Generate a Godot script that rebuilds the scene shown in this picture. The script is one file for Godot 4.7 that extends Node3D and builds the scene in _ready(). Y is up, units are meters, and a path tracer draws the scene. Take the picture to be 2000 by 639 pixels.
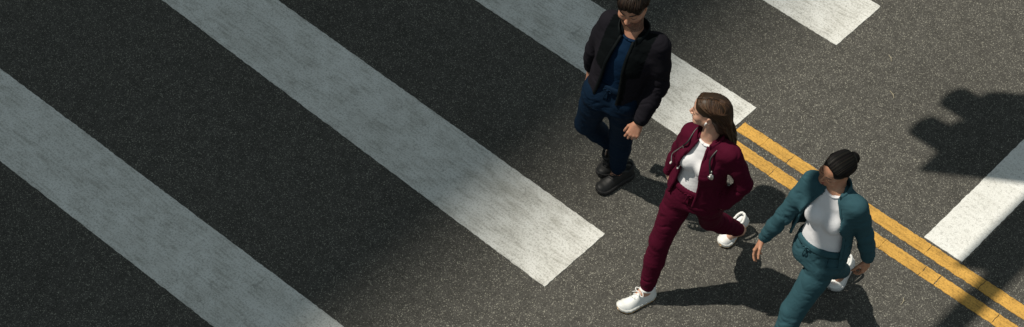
extends Node3D
# A pedestrian crossing seen from above: three people in scrubs and jackets walk over worn road paint.

const TH := 0.707488                       # the street runs at this angle
var ALONG := Vector3(cos(TH), 0, sin(TH))
var ACROSS := Vector3(-sin(TH), 0, cos(TH))
var M := {}
var t0 := 0

func lin(r: float, g: float, b: float) -> Color:      # linear base colour -> sRGB albedo
	return Color(r, g, b).linear_to_srgb()

func road_at(al: float, ac: float, y := 0.0) -> Vector3:
	return ALONG * al + ACROSS * ac + Vector3(0, y, 0)

func noise(seed_: int, freq: float, kind := FastNoiseLite.TYPE_SIMPLEX_SMOOTH, oct := 3) -> FastNoiseLite:
	var n := FastNoiseLite.new()
	n.seed = seed_
	n.frequency = freq
	n.noise_type = kind
	n.fractal_octaves = oct
	if oct < 2:
		n.fractal_type = FastNoiseLite.FRACTAL_NONE
	return n

func mat(col: Color, rough := 0.8) -> StandardMaterial3D:
	var m := StandardMaterial3D.new()
	m.albedo_color = col
	m.roughness = rough
	m.cull_mode = BaseMaterial3D.CULL_DISABLED
	return m

func obj(called: String, mesh: Mesh, m: Material, parent: Node3D) -> MeshInstance3D:
	var o := MeshInstance3D.new()
	o.name = called
	o.mesh = mesh
	o.material_override = m
	parent.add_child(o, true)
	return o

func tag(o: Node, label := "", category := "", group := "", kind := "") -> void:
	if label: o.set_meta("label", label)
	if category: o.set_meta("category", category)
	if group: o.set_meta("group", group)
	if kind: o.set_meta("kind", kind)

func base(called: String, at := Vector3.ZERO) -> Node3D:
	var o := Node3D.new()
	o.name = called
	add_child(o, true)
	o.position = at
	return o

func st_new() -> SurfaceTool:
	var st := SurfaceTool.new()
	st.begin(Mesh.PRIMITIVE_TRIANGLES)
	return st

func done(st: SurfaceTool) -> ArrayMesh:
	st.generate_normals()
	return st.commit()

# a box with half sizes along three axes
func box(st: SurfaceTool, c: Vector3, ax: Vector3, ay: Vector3, az: Vector3) -> void:
	st.set_smooth_group(-1)
	for s in [[ax, ay, az], [-ax, az, ay], [ay, az, ax], [-ay, ax, az], [az, ax, ay], [-az, ay, ax]]:
		var n: Vector3 = s[0]; var u: Vector3 = s[1]; var v: Vector3 = s[2]
		if n.dot(u.cross(v)) > 0.0:
			var w := u; u = v; v = w
		var q := [c + n - u - v, c + n + u - v, c + n + u + v, c + n - u + v]
		for i in [0, 1, 2, 0, 2, 3]:
			st.add_vertex(q[i])

# a tube through points, one radius for each point
func tube(st: SurfaceTool, pts: Array, radii: Array, sides := 8, flat := 1.0, hint := Vector3.UP) -> void:
	st.set_smooth_group(0)
	var rings := []
	for i in pts.size():
		var t: Vector3 = (pts[mini(i + 1, pts.size() - 1)] - pts[maxi(i - 1, 0)]).normalized()
		var u := t.cross(hint)
		if u.length() < 0.05:
			u = t.cross(Vector3(0.3, 0.1, 1.0))
		u = u.normalized()
		var v := u.cross(t)
		var r: float = radii[i] if radii.size() > 1 else radii[0]
		var ring := []
		for k in sides:
			var a := TAU * k / sides
			ring.append(pts[i] + u * cos(a) * r + v * sin(a) * r * flat)
		rings.append(ring)
	for i in pts.size() - 1:
		for k in sides:
			var k2 := (k + 1) % sides
			for p in [rings[i][k], rings[i + 1][k], rings[i + 1][k2], rings[i][k], rings[i + 1][k2], rings[i][k2]]:
				st.add_vertex(p)
	for e in [0, pts.size() - 1]:
		for k in sides:
			var k2 := (k + 1) % sides
			if e == 0:
				for p in [pts[0], rings[0][k], rings[0][k2]]: st.add_vertex(p)
			else:
				for p in [pts[e], rings[e][k2], rings[e][k]]: st.add_vertex(p)

# a smooth curve through points (Catmull-Rom)
func smooth(pts: Array, per := 6) -> Array:
	var out := []
	for i in pts.size() - 1:
		var p0 = pts[maxi(i - 1, 0)]; var p1 = pts[i]; var p2 = pts[i + 1]; var p3 = pts[mini(i + 2, pts.size() - 1)]
		for k in per:
			var t := float(k) / per
			out.append(0.5 * (2.0 * p1 + (p2 - p0) * t + (2.0 * p0 - 5.0 * p1 + 4.0 * p2 - p3) * t * t + (3.0 * p1 - p0 - 3.0 * p2 + p3) * t * t * t))
	out.append(pts[-1])
	return out

func stage(s: String) -> void:
	print(s, " ", Time.get_ticks_msec() - t0)

func _ready() -> void:
	t0 = Time.get_ticks_msec()
	# camera
	var cam := Camera3D.new()
	cam.name = "camera"
	cam.transform = Transform3D(Basis(Vector3(0.99923145, 0.02551097, -0.0297608), Vector3(-0.0391984, 0.65031629, -0.75865157), Vector3(0, 0.75923508, 0.65081648)), Vector3(-0.99790816, 10.76210687, 8.92729102))
	cam.fov = 8.6104
	cam.near = 0.1
	cam.far = 2000.0
	add_child(cam)
	# sky
	var we := WorldEnvironment.new()
	we.name = "world_environment"
	var env := Environment.new()
	env.background_mode = Environment.BG_SKY
	var sky := Sky.new()
	var sm := ProceduralSkyMaterial.new()
	sm.sky_top_color = Color(0.60, 0.65, 0.665)
	sm.sky_horizon_color = Color(0.73, 0.755, 0.755)
	sm.sky_curve = 0.12
	sm.ground_bottom_color = Color(0.2, 0.2, 0.2)
	sm.ground_horizon_color = Color(0.5, 0.53, 0.55)
	sm.sun_angle_max = 1.0
	sky.sky_material = sm
	env.sky = sky
	env.background_energy_multiplier = SKY_ENERGY
	env.tonemap_mode = Environment.TONE_MAPPER_LINEAR
	env.tonemap_exposure = EXPOSURE
	env.sdfgi_enabled = true
	env.ssao_enabled = true
	env.ssil_enabled = true
	we.environment = env
	add_child(we)
	# sun: high, from the left of the walkers
	var sun := DirectionalLight3D.new()
	sun.name = "sun"
	sun.light_energy = SUN_ENERGY
	sun.light_color = Color(1.0, 0.965, 0.905)
	sun.light_angular_distance = 0.53
	sun.shadow_enabled = true
	add_child(sun)
	sun.look_at_from_position(Vector3.ZERO, Vector3(0.58, -1.0, 0.062), Vector3(0, 0, -1))
	make_materials()
	make_road()
	make_tall_building()
	make_signal_arm()
	stage("setting")
	make_people()
	stage("people")

const SUN_ENERGY := 1.5
const SKY_ENERGY := 0.80
const EXPOSURE := 0.86

# ---------------------------------------------------------------- materials
func tex(im: Image) -> ImageTexture:
	return ImageTexture.create_from_image(im)

# asphalt: pale and dark stones set in black binder
func asphalt_images(sd: int, size: int) -> Array:
	var cells := noise(sd, 0.30, FastNoiseLite.TYPE_CELLULAR, 1)
	cells.cellular_return_type = FastNoiseLite.RETURN_CELL_VALUE
	var gaps := noise(sd, 0.30, FastNoiseLite.TYPE_CELLULAR, 1)
	gaps.cellular_return_type = FastNoiseLite.RETURN_DISTANCE2_SUB
	var fine := noise(sd + 5, 0.35, FastNoiseLite.TYPE_SIMPLEX, 2)
	var broad := noise(sd + 9, 0.012, FastNoiseLite.TYPE_SIMPLEX_SMOOTH, 3)
	var a := cells.get_seamless_image(size, size, false, false, 0.012).get_data()
	var b := gaps.get_seamless_image(size, size, false, false, 0.012).get_data()
	var c := fine.get_seamless_image(size, size, false, false, 0.012).get_data()
	var e := broad.get_seamless_image(size, size, false, false, 0.012).get_data()
	var rgb := PackedByteArray(); rgb.resize(size * size * 3)
	var hgt := PackedByteArray(); hgt.resize(size * size)
	var lut := PackedFloat32Array(); lut.resize(256)
	for i in 256:
		var x := i / 255.0
		# most stones are dark grey, a few are pale
		lut[i] = 0.52 + 0.20 * x + 0.46 * pow(smoothstep(0.84, 1.0, x), 1.6)
	for i in size * size:
		var stone: float = lut[a[i]]
		var gap: float = clampf(b[i] / 110.0, 0.0, 1.0)
		var f: float = c[i] / 255.0 - 0.5
		var v: float = stone * (0.70 + 0.30 * gap) * (1.0 + 0.42 * f) * (0.93 + 0.14 * e[i] / 255.0)
		var w: int = clampi(int(v * 255.0), 0, 255)
		rgb[i * 3] = w
		rgb[i * 3 + 1] = clampi(int(w * (0.985 + 0.03 * f)), 0, 255)
		rgb[i * 3 + 2] = clampi(int(w * (0.965 - 0.06 * (stone - 0.5))), 0, 255)
		hgt[i] = clampi(int(255.0 * (0.25 + 0.55 * gap + 0.3 * f)), 0, 255)
	return [tex(Image.create_from_data(size, size, false, Image.FORMAT_RGB8, rgb)), tex(Image.create_from_data(size, size, false, Image.FORMAT_L8, hgt))]

# road paint, 4 m by 1 m of it: grime smeared along the traffic, grit, pits and hair cracks
func paint_image(sd: int, w: int, h: int, grime: float, pits: float) -> ImageTexture:
	var broad := noise(sd, 0.010, FastNoiseLite.TYPE_SIMPLEX_SMOOTH, 4).get_seamless_image(w, h, false, false, 0.02).get_data()
	var streaks := noise(sd + 3, 0.05, FastNoiseLite.TYPE_SIMPLEX_SMOOTH, 4).get_seamless_image(w / 8, h, false, false, 0.04)
	streaks.resize(w, h, Image.INTERPOLATE_CUBIC)
	var st := streaks.get_data()
	var grit := noise(sd + 7, 0.33, FastNoiseLite.TYPE_SIMPLEX, 2).get_seamless_image(w, h, false, false, 0.02).get_data()
	var blots := noise(sd + 9, 0.09, FastNoiseLite.TYPE_SIMPLEX, 2).get_seamless_image(w, h, false, false, 0.02).get_data()
	var cells := noise(sd + 11, 0.012, FastNoiseLite.TYPE_CELLULAR, 1)
	cells.cellular_return_type = FastNoiseLite.RETURN_DISTANCE2_SUB
	cells.domain_warp_enabled = true
	cells.domain_warp_amplitude = 18.0
	cells.domain_warp_frequency = 0.03
	var cr := cells.get_seamless_image(w, h, false, false, 0.02).get_data()
	var rgb := PackedByteArray(); rgb.resize(w * h * 3)
	for i in w * h:
		var b := broad[i] / 255.0
		var dirt := grime * (0.35 * b + 1.3 * absf(st[i] / 255.0 - 0.5) * (0.4 + b) + 0.25 * smoothstep(0.55, 0.9, blots[i] / 255.0))
		var v := 1.0 - dirt
		v *= 0.90 + 0.20 * grit[i] / 255.0
		if grit[i] > 196 and blots[i] > 150: v *= 1.0 - pits
		if cr[i] < 3 and b > 0.56: v *= 1.0 - pits * 0.3
		rgb[i * 3] = clampi(int(v * 255.0), 0, 255)
		rgb[i * 3 + 1] = clampi(int(v * 255.0 * (1.0 - 0.03 * dirt)), 0, 255)
		rgb[i * 3 + 2] = clampi(int(v * 255.0 * (1.0 - 0.12 * dirt)), 0, 255)
	return tex(Image.create_from_data(w, h, false, Image.FORMAT_RGB8, rgb))

func weave(m: StandardMaterial3D, scale: float, depth: float, tx: Texture2D) -> void:
	m.heightmap_enabled = true
	m.heightmap_texture = tx
	m.heightmap_scale = depth
	m.uv1_triplanar = true
	m.uv1_scale = Vector3.ONE * scale

func make_materials() -> void:
	var asp := asphalt_images(11, 1024)
	var m := mat(lin(0.385, 0.392, 0.382), 0.86)
	m.albedo_texture = asp[0]
	m.uv1_triplanar = true; m.uv1_world_triplanar = true
	m.uv1_scale = Vector3.ONE / 1.5
	m.heightmap_enabled = true; m.heightmap_texture = asp[1]; m.heightmap_scale = 0.35
	m.metallic_specular = 0.12
	m.vertex_color_use_as_albedo = true
	M.asphalt = m
	m = mat(lin(0.83, 0.845, 0.825), 0.7)
	m.albedo_texture = paint_image(21, 2048, 512, 0.23, 0.42)
	m.vertex_color_use_as_albedo = true
	m.uv1_scale = Vector3(0.25, 1.0, 1)
	M.white_paint = m
	m = m.duplicate()
	m.albedo_texture = paint_image(27, 1024, 256, 0.10, 0.25)
	M.clean_paint = m
	m = mat(lin(0.74, 0.42, 0.085), 0.65)
	m.albedo_texture = paint_image(31, 1024, 256, 0.30, 0.35)
	m.vertex_color_use_as_albedo = true
	m.uv1_scale = Vector3(0.5, 2.0, 1)
	M.yellow_paint = m

# ---------------------------------------------------------------- the road and its paint
func make_road() -> void:
	var st := st_new()
	st.set_smooth_group(0)
	var tone := noise(3, 0.55, FastNoiseLite.TYPE_SIMPLEX_SMOOTH, 4)
	var xs := []; var zs := []
	for i in 121: xs.append(-7.5 + i * 0.1)
	for i in 81: zs.append(-4.5 + i * 0.1)
	for e in [10.0, 20.0, 60.0, 200.0, 600.0]:
		xs.push_front(-e); xs.append(e); zs.push_front(-e); zs.append(e)
	for j in zs.size():
		for i in xs.size():
			var k := 1.0 + 0.16 * tone.get_noise_2d(xs[i], zs[j])
			st.set_color(Color(k, k, k))
			st.set_normal(Vector3.UP)
			st.add_vertex(Vector3(xs[i], 0, zs[j]))
	var w := xs.size()
	for j in zs.size() - 1:
		for i in w - 1:
			var q := j * w + i
			for t in [q, q + 1, q + w + 1, q, q + w + 1, q + w]: st.add_index(t)
	var road := obj("road", st.commit(), M.asphalt, self)
	tag(road, "dark speckled asphalt street with worn paint", "", "", "structure")
	# white crosswalk bars: along range, then across range at two distances
	var bars := [[-7.0, -0.125, 2.170, 2.705, 2.090, 2.620, 0.2, "worn grey white crosswalk bar, farthest from the man in black"],
		[-7.0, -0.125, 0.434, 0.986, 0.452, 1.033, 0.2, "worn crosswalk bar with tyre grime and a bare square end"],
		[-6.0, -0.093, -1.062, -0.508, -1.067, -0.515, 0.2, "worn crosswalk bar that the man in black walks past"],
		[-5.0, -0.05, -2.43, -1.895, -2.426, -1.905, 0.2, "clean bright crosswalk bar beyond the man in black"]]
	for b in bars:
		var o := obj("crosswalk_bar", paint_mesh(b[0], b[1], b[2], b[3], b[4], b[5], b[6], false), M.white_paint, road)
		o.set_meta("label", b[7])
	var sl := obj("stop_line", paint_mesh(1.375, 1.666, -6.0, -0.93, -6.0, -0.93, 0.12, true), M.clean_paint, road)
	sl.set_meta("label", "clean white stop line ending at the yellow centre lines")
	make_litter()
	# double yellow centre line, cracked across into pieces
	for row in [[-0.911, -0.815, [-0.07, 0.135, 0.351, 1.452, 1.862, 3.1, 4.4, 6.0], [0.0, 0.005, 0.003, 0.004, 0.002, 0.0, 0.0, 0.0]], [-0.747, -0.653, [-0.07, 0.33, 1.21, 1.525, 1.638, 2.072, 3.4, 6.0], [0.0, 0.004, 0.008, 0.002, 0.006, 0.004, 0.0, 0.0]]]:
		var line := Node3D.new()
		line.name = "centre_line"
		road.add_child(line, true)
		for i in row[2].size() - 1:
			var st2 := st_new()
			paint_patch(st2, row[2][i] + 0.002, row[2][i + 1] - 0.002, row[0], row[1], row[0], row[1], 0.15, true, 0.0055, 0.02)
			obj("paint_length", st2.commit(), M.yellow_paint, line)
	road.get_child(5).set_meta("label", "yellow centre line touching the stop line, cracked across")
	road.get_child(6).set_meta("label", "yellow centre line on the walkers' side, cracked across")

func paint_mesh(a0: float, a1: float, c0: float, c1: float, d0: float, d1: float, dirt: float, sideways: bool) -> ArrayMesh:
	var st := st_new()
	paint_patch(st, a0, a1, c0, c1, d0, d1, dirt, sideways, 0.0042, 0.025)
	return st.commit()

# a raised coat of paint with slightly ragged edges; grime is patchy and streaked along the street
func paint_patch(st: SurfaceTool, a0: float, a1: float, c0: float, c1: float, d0: float, d1: float, dirt: float, _sideways: bool, rag: float, step: float) -> void:
	var na := maxi(2, int(ceil((a1 - a0) / step)))
	var nc := maxi(3, int(ceil((c1 - c0) / step)))
	var edge := noise(77, 9.0, FastNoiseLite.TYPE_SIMPLEX, 3)
	var grime := noise(41, 1.0, FastNoiseLite.TYPE_SIMPLEX_SMOOTH, 4)
	var smear := noise(43, 1.0, FastNoiseLite.TYPE_SIMPLEX_SMOOTH, 3)
	var top := 0.004
	var P := []
	for i in na + 1:
		for j in nc + 1:
			var fa := float(i) / na; var fc := float(j) / nc
			var al := lerpf(a0, a1, fa)
			var k := clampf((al + 4.0) / 3.9, -1.0, 1.3)
			var lo := lerpf(c0, d0, k) ; var hi := lerpf(c1, d1, k)
			var ac := lerpf(lo, hi, fc)
			if i == 0 or i == na: al += rag * edge.get_noise_2d(ac * 3.0, al * 5.0)
			if j == 0 or j == nc: ac += rag * edge.get_noise_2d(al * 3.0, ac * 7.0)
			P.append(Vector3(al, top, ac))
	var colour := func(p: Vector3) -> Color:
		var g := clampf(grime.get_noise_2d(p.x * 0.9, p.z * 2.2) * 1.6 + 0.15, 0.0, 1.0)
		var s := clampf(smear.get_noise_2d(p.x * 0.7, p.z * 9.0) * 1.7 + 0.2, 0.0, 1.0)
		var k := dirt * (0.40 * g + 0.16 * s)
		# a tyre-dark smear on one bar
		var e := Vector2((p.x + 0.85) / 0.75, (p.z - 0.62) / 0.16).length()
		k += 0.26 * (1.0 - smoothstep(0.2, 1.0, e)) * clampf(0.35 + 1.6 * smear.get_noise_2d(p.x * 2.3 + 40.0, p.z * 16.0), 0.0, 1.0)
		return Color(1.0 - k, 1.0 - k * 1.03, 1.0 - k * 1.12)
	var put := func(p: Vector3, n: Vector3, y: float) -> void:
		st.set_color(colour.call(p))
		st.set_normal(n)
		st.set_uv(Vector2(p.x, p.z))
		st.add_vertex(road_at(p.x, p.z, y))
	var w := nc + 1
	for i in na + 1:
		for j in w:
			put.call(P[i * w + j], Vector3.UP, top)
	for i in na:
		for j in nc:
			var q := i * w + j
			for t in [q, q + w + 1, q + 1, q, q + w, q + w + 1]: st.add_index(t)
	# sides
	var rim := []
	for i in na: rim.append(i * w)
	for j in nc: rim.append(na * w + j)
	for i in na: rim.append((na - i) * w + nc)
	for j in nc: rim.append(nc - j)
	var n0 := P.size()
	for r in rim.size():
		var p: Vector3 = P[rim[r]]
		var pn: Vector3 = P[rim[(r + 1) % rim.size()]]
		var pp: Vector3 = P[rim[(r - 1 + rim.size()) % rim.size()]]
		var t := (pn - pp)
		var out := (ALONG * t.z - ACROSS * t.x).normalized() * -1.0
		put.call(p, out, top)
		put.call(p, out, -0.002)
	for r in rim.size():
		var q := n0 + r * 2; var q2 := n0 + ((r + 1) % rim.size()) * 2
		for t in [q, q2, q2 + 1, q, q2 + 1, q + 1]: st.add_index(t)

# ---------------------------------------------------------------- what casts the wide shade and the signal shadow, outside the frame
func make_tall_building() -> void:
	var hb := 95.0
	var face := -0.58 - hb * 0.4811
	var c := base("office_building", road_at(face - 12.0, 0.0))
	tag(c, "tall plain office block whose shade covers the street", "building")
	var st := st_new()
	box(st, Vector3(0, hb / 2, 0), ALONG * 11.8, Vector3.UP * (hb / 2), ACROSS * 45.0)
	obj("wall", done(st), mat(lin(0.22, 0.21, 0.20), 0.9), c)
	st = st_new()
	box(st, Vector3(0, hb - 0.6, 0), ALONG * 12.0, Vector3.UP * 0.6, ACROSS * 45.2)
	obj("parapet", done(st), mat(lin(0.2, 0.2, 0.2), 0.9), c)
	st = st_new()
	box(st, Vector3.ZERO, ALONG * 0.06, Vector3.UP * 1.1, ACROSS * 2.4)
	var win := done(st)
	var glass := mat(lin(0.05, 0.06, 0.07), 0.12)
	for fl in 22:
		for k in 13:
			var o := obj("window", win, glass, c)
			o.position = ALONG * 11.84 + Vector3.UP * (4.0 + fl * 4.0) + ACROSS * (-39.0 + k * 6.5)

func make_signal_arm() -> void:
	var u := -ACROSS; var v := -ALONG; var sh := Vector3(0.58, -1.0, 0.062)
	var h0 := 5.2
	var o := base("traffic_signal", u * 10.0 + v * -1.14 - sh * h0 * Vector3(1, 0, 1))
	tag(o, "grey mast arm with a hanging signal and a name sign over the street", "traffic signal")
	var black := mat(lin(0.02, 0.02, 0.02), 0.6); var steel := mat(lin(0.35, 0.36, 0.36), 0.5)
	steel.metallic = 0.6
	var at := func(uu: float, vv: float, y: float) -> Vector3:       # in the shadow's own coordinates at the height of the sign's lower edge
		return u * (uu - 10.0) + v * (vv + 1.14) + Vector3.UP * (h0 + y)
	# five lamps in a house-shaped cluster on one back plate
	var st := st_new()
	box(st, at.call(1.845, -1.02, 0.62), u * 0.485, Vector3.UP * 0.62, v * 0.006)
	obj("back_plate", done(st), black, o)
	for s in [[1.645, 0.20], [2.0, 0.20], [1.645, 0.555], [2.0, 0.555], [1.82, 0.91]]:
		st = st_new()
		box(st, at.call(s[0], -1.10, s[1]), u * 0.17, Vector3.UP * 0.17, v * 0.08)
		var hs := obj("housing", done(st), black, o)
		st = st_new()
		var c: Vector3 = at.call(s[0], -1.01, s[1])
		var arc := []
		for k in 15:
			var a := TAU * k / 14.0
			arc.append(u * cos(a) * 0.122 + Vector3.UP * sin(a) * 0.122)
		for k in 14:
			for q in [c + arc[k], c + arc[k] + v * 0.29, c + arc[k + 1] + v * 0.29, c + arc[k], c + arc[k + 1] + v * 0.29, c + arc[k + 1]]: st.add_vertex(q)
		obj("visor", done(st), black, hs)
		st = st_new()
		tube(st, [c, c + v * 0.015], [0.115, 0.105], 20)
		obj("lens", done(st), mat(lin(0.05, 0.03, 0.02), 0.2), hs)
	st = st_new()
	tube(st, [at.call(-1.2, -1.17, 1.52), at.call(8.0, -1.17, 1.56)], [0.074, 0.11], 14)
	obj("mast_arm", done(st), steel, o)
	st = st_new()
	tube(st, [at.call(1.88, -1.17, 0.9), at.call(1.88, -1.17, 1.56)], [0.03], 8)
	obj("bracket", done(st), steel, o)
	st = st_new()
	tube(st, [at.call(8.0, -1.17, -h0), at.call(8.0, -1.17, 1.9)], [0.16, 0.13], 14)
	obj("pole", done(st), steel, o)
	st = st_new()
	box(st, at.call(1.22, -1.17, 1.265), u * 0.68, Vector3.UP * 0.25, v * 0.012)
	obj("name_sign", done(st), mat(lin(0.02, 0.12, 0.05), 0.5), o)

# dry stems blown onto the road
func make_litter() -> void:
	var straw := mat(lin(0.42, 0.38, 0.27), 0.8)
	for a in LITTER:
		var p := Vector3(a[0], 0.004, a[1]); var q := Vector3(a[2], 0.005, a[3])
		var o := base("dry_stem", p)
		tag(o, a[4], "stem", "dry stems lying on the asphalt")
		var st := st_new()
		var mid := (q - p) * 0.5 + Vector3(0.006, 0.003, 0.002)
		tube(st, smooth([Vector3.ZERO, mid, q - p], 4), smooth([0.0016, 0.0022, 0.001], 4), 6)
		obj("stalk", done(st), straw, o)
		st = st_new()
		tube(st, [mid, mid + Vector3(0.014, 0.003, -0.008)], [0.0014, 0.0006], 5)
		obj("side_twig", done(st), straw, o)

const LITTER := [[1.555, -1.408, 1.567, -1.345, "short pale dry stem just past the end of the bright crosswalk bar"],
	[1.534, -1.074, 1.557, -1.005, "pale dry stem on open asphalt between the bright bar and the signal's shadow"],
	[1.473, 0.682, 1.453, 0.735, "pale dry stem between the teal woman's shadow and the yellow line"]]

# ---------------------------------------------------------------- a distance field on a grid, meshed as surface nets
class Field:
	var o: Vector3
	var c: float
	var nx: int
	var ny: int
	var nz: int
	var d := PackedFloat32Array()
	var V := PackedVector3Array()
	var N := PackedVector3Array()
	var I := PackedInt32Array()
	var r0 := [0, 0, 0, 0, 0, 0]

	func _init(lo: Vector3, hi: Vector3, cell: float) -> void:
		o = lo; c = cell
		nx = int((hi.x - lo.x) / cell) + 2; ny = int((hi.y - lo.y) / cell) + 2; nz = int((hi.z - lo.z) / cell) + 2
		d.resize(nx * ny * nz)
		d.fill(0.5)

	func span(lo: Vector3, hi: Vector3) -> void:
		r0[0] = clampi(int((lo.x - o.x) / c), 0, nx); r0[1] = clampi(int((hi.x - o.x) / c) + 2, 0, nx)
		r0[2] = clampi(int((lo.y - o.y) / c), 0, ny); r0[3] = clampi(int((hi.y - o.y) / c) + 2, 0, ny)
		r0[4] = clampi(int((lo.z - o.z) / c), 0, nz); r0[5] = clampi(int((hi.z - o.z) / c) + 2, 0, nz)

	# tapered capsule; cut = true takes it away
	func cap(a: Vector3, b: Vector3, ra: float, rb: float, k := 0.02, cut := false) -> void:
		var m := maxf(ra, rb) + k + 2.5 * c
		span(a.min(b) - Vector3.ONE * m, a.max(b) + Vector3.ONE * m)
		var ab := b - a
		var inv := 1.0 / maxf(ab.length_squared(), 1e-9)
		for z in range(r0[4], r0[5]):
			for y in range(r0[2], r0[3]):
				var i := (z * ny + y) * nx + int(r0[0])
				var p := Vector3(o.x + r0[0] * c, o.y + y * c, o.z + z * c) - a
				for x in range(r0[0], r0[1]):
					var h := clampf(p.dot(ab) * inv, 0.0, 1.0)
					var s := (p - ab * h).length() - ra - (rb - ra) * h
					var e := d[i]
					if cut:
						s = -s
						var g := maxf(k - absf(e - s), 0.0)
						d[i] = maxf(e, s) + g * g / (4.0 * k)
					else:
						var g := maxf(k - absf(e - s), 0.0)
						d[i] = minf(e, s) - g * g / (4.0 * k)
					i += 1
					p.x += c

	func ell(q: Vector3, B: Basis, r: Vector3, k := 0.02, cut := false) -> void:
		var m := maxf(r.x, maxf(r.y, r.z)) + k + 2.5 * c
		span(q - Vector3.ONE * m, q + Vector3.ONE * m)
		var r1 := Vector3(1.0 / r.x, 1.0 / r.y, 1.0 / r.z)
		var r2 := r1 * r1
		var T := B.transposed()
		var lim := k + 3.0 * c
		for z in range(r0[4], r0[5]):
			for y in range(r0[2], r0[3]):
				var i := (z * ny + y) * nx + int(r0[0])
				var w := T * (Vector3(o.x + r0[0] * c, o.y + y * c, o.z + z * c) - q)
				var dx := T.x * c
				for x in range(r0[0], r0[1]):
					var k0 := (w * r1).length()
					var s := k0 * (k0 - 1.0) / maxf((w * r2).length(), 1e-6)
					if s < lim:
						var e := d[i]
						if cut:
							s = -s
							var g := maxf(k - absf(e - s), 0.0)
							d[i] = maxf(e, s) + g * g / (4.0 * k)
						else:
							var g := maxf(k - absf(e - s), 0.0)
							d[i] = minf(e, s) - g * g / (4.0 * k)
					i += 1
					w += dx

	# a stack of half-ellipses along an axis: table L, see make_loft()
	func loft(L: Dictionary, ta: float, tb: float, grow: float, k := 0.02, cut := false) -> void:
		var m: float = L.reach + absf(grow) + k + 2.5 * c
		var pa: Vector3 = L.o + L.y * (L.len * ta); var pb: Vector3 = L.o + L.y * (L.len * tb)
		span(pa.min(pb) - Vector3.ONE * m, pa.max(pb) + Vector3.ONE * m)
		var Y: Vector3 = L.y; var O: Vector3 = L.o; var ln: float = L.len
		var P: PackedVector3Array = L.P; var X: PackedVector3Array = L.X; var Z: PackedVector3Array = L.Z
		var A: PackedFloat32Array = L.A
		var t_lo: float = L.lo; var scale: float = 64.0 / (L.hi - L.lo)
		for z in range(r0[4], r0[5]):
			for y in range(r0[2], r0[3]):
				var i := (z * ny + y) * nx + int(r0[0])
				var p := Vector3(o.x + r0[0] * c, o.y + y * c, o.z + z * c)
				for x in range(r0[0], r0[1]):
					var t := (p - O).dot(Y) / ln
					var j := clampi(int((t - t_lo) * scale), 0, 64)
					var w := p - P[j]
					var u := w.dot(X[j]); var v := w.dot(Z[j])
					var a := (A[j * 4] if u < 0.0 else A[j * 4 + 1]) + grow
					var b := (A[j * 4 + 2] if v > 0.0 else A[j * 4 + 3]) + grow
					var q := Vector2(u / a, v / b)
					var k0 := q.length()
					var s := k0 * (k0 - 1.0) / maxf(Vector2(q.x / a, q.y / b).length(), 1e-5)
					s = maxf(s, maxf(ta - t, t - tb) * ln)
					var e := d[i]
					if cut:
						s = -s
						var g := maxf(k - absf(e - s), 0.0)
						d[i] = maxf(e, s) + g * g / (4.0 * k)
					else:
						var g := maxf(k - absf(e - s), 0.0)
						d[i] = minf(e, s) - g * g / (4.0 * k)
					i += 1
					p.x += c

	# take away what lies before the body between two edges u(t): an open front
	func open_front(L: Dictionary, E: PackedVector2Array, ta: float, tb: float, zmin: float) -> void:
		var m: float = L.reach + 0.12
		var pa: Vector3 = L.o + L.y * (L.len * ta); var pb: Vector3 = L.o + L.y * (L.len * tb)
		span(pa.min(pb) - Vector3.ONE * m, pa.max(pb) + Vector3.ONE * m)
		var Y: Vector3 = L.y; var O: Vector3 = L.o; var ln: float = L.len
		var P: PackedVector3Array = L.P; var X: PackedVector3Array = L.X; var Z: PackedVector3Array = L.Z
		var t_lo: float = L.lo; var scale: float = 64.0 / (L.hi - L.lo)
		for z in range(r0[4], r0[5]):
			for y in range(r0[2], r0[3]):
				var i := (z * ny + y) * nx + int(r0[0])
				var p := Vector3(o.x + r0[0] * c, o.y + y * c, o.z + z * c)
				for x in range(r0[0], r0[1]):
					var t := (p - O).dot(Y) / ln
					if t > ta - 0.1 and t < tb + 0.1:
						var j := clampi(int((t - t_lo) * scale), 0, 64)
						var w := p - P[j]
						var u := w.dot(X[j]); var v := w.dot(Z[j])
						var s := maxf(maxf(E[j].x - u, u - E[j].y), zmin - v)
						s = maxf(s, maxf(ta - t, t - tb) * ln)
						d[i] = maxf(d[i], -s)
					i += 1
					p.x += c

	# keep only the side of a plane that the normal points to
	func keep(q: Vector3, n: Vector3) -> void:
		var i := 0
		for z in nz:
			for y in ny:
				var p := Vector3(o.x, o.y + y * c, o.z + z * c) - q
				for x in nx:
					d[i] = maxf(d[i], -p.dot(n))
					i += 1
					p.x += c

	func mesh(soft := 1) -> void:
		var id := PackedInt32Array()
		id.resize(nx * ny * nz)
		id.fill(-1)
		var sx := 1; var sy := nx; var sz := nx * ny
		V.clear(); I.clear()
		var cx := [0, 1, 0, 1, 0, 1, 0, 1]; var cy := [0, 0, 1, 1, 0, 0, 1, 1]; var cz := [0, 0, 0, 0, 1, 1, 1, 1]
		var ea := [0, 2, 4, 6, 0, 1, 4, 5, 0, 1, 2, 3]; var eb := [1, 3, 5, 7, 2, 3, 6, 7, 4, 5, 6, 7]
		var g := PackedFloat32Array(); g.resize(8)
		var lim := 5.0 * c
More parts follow.
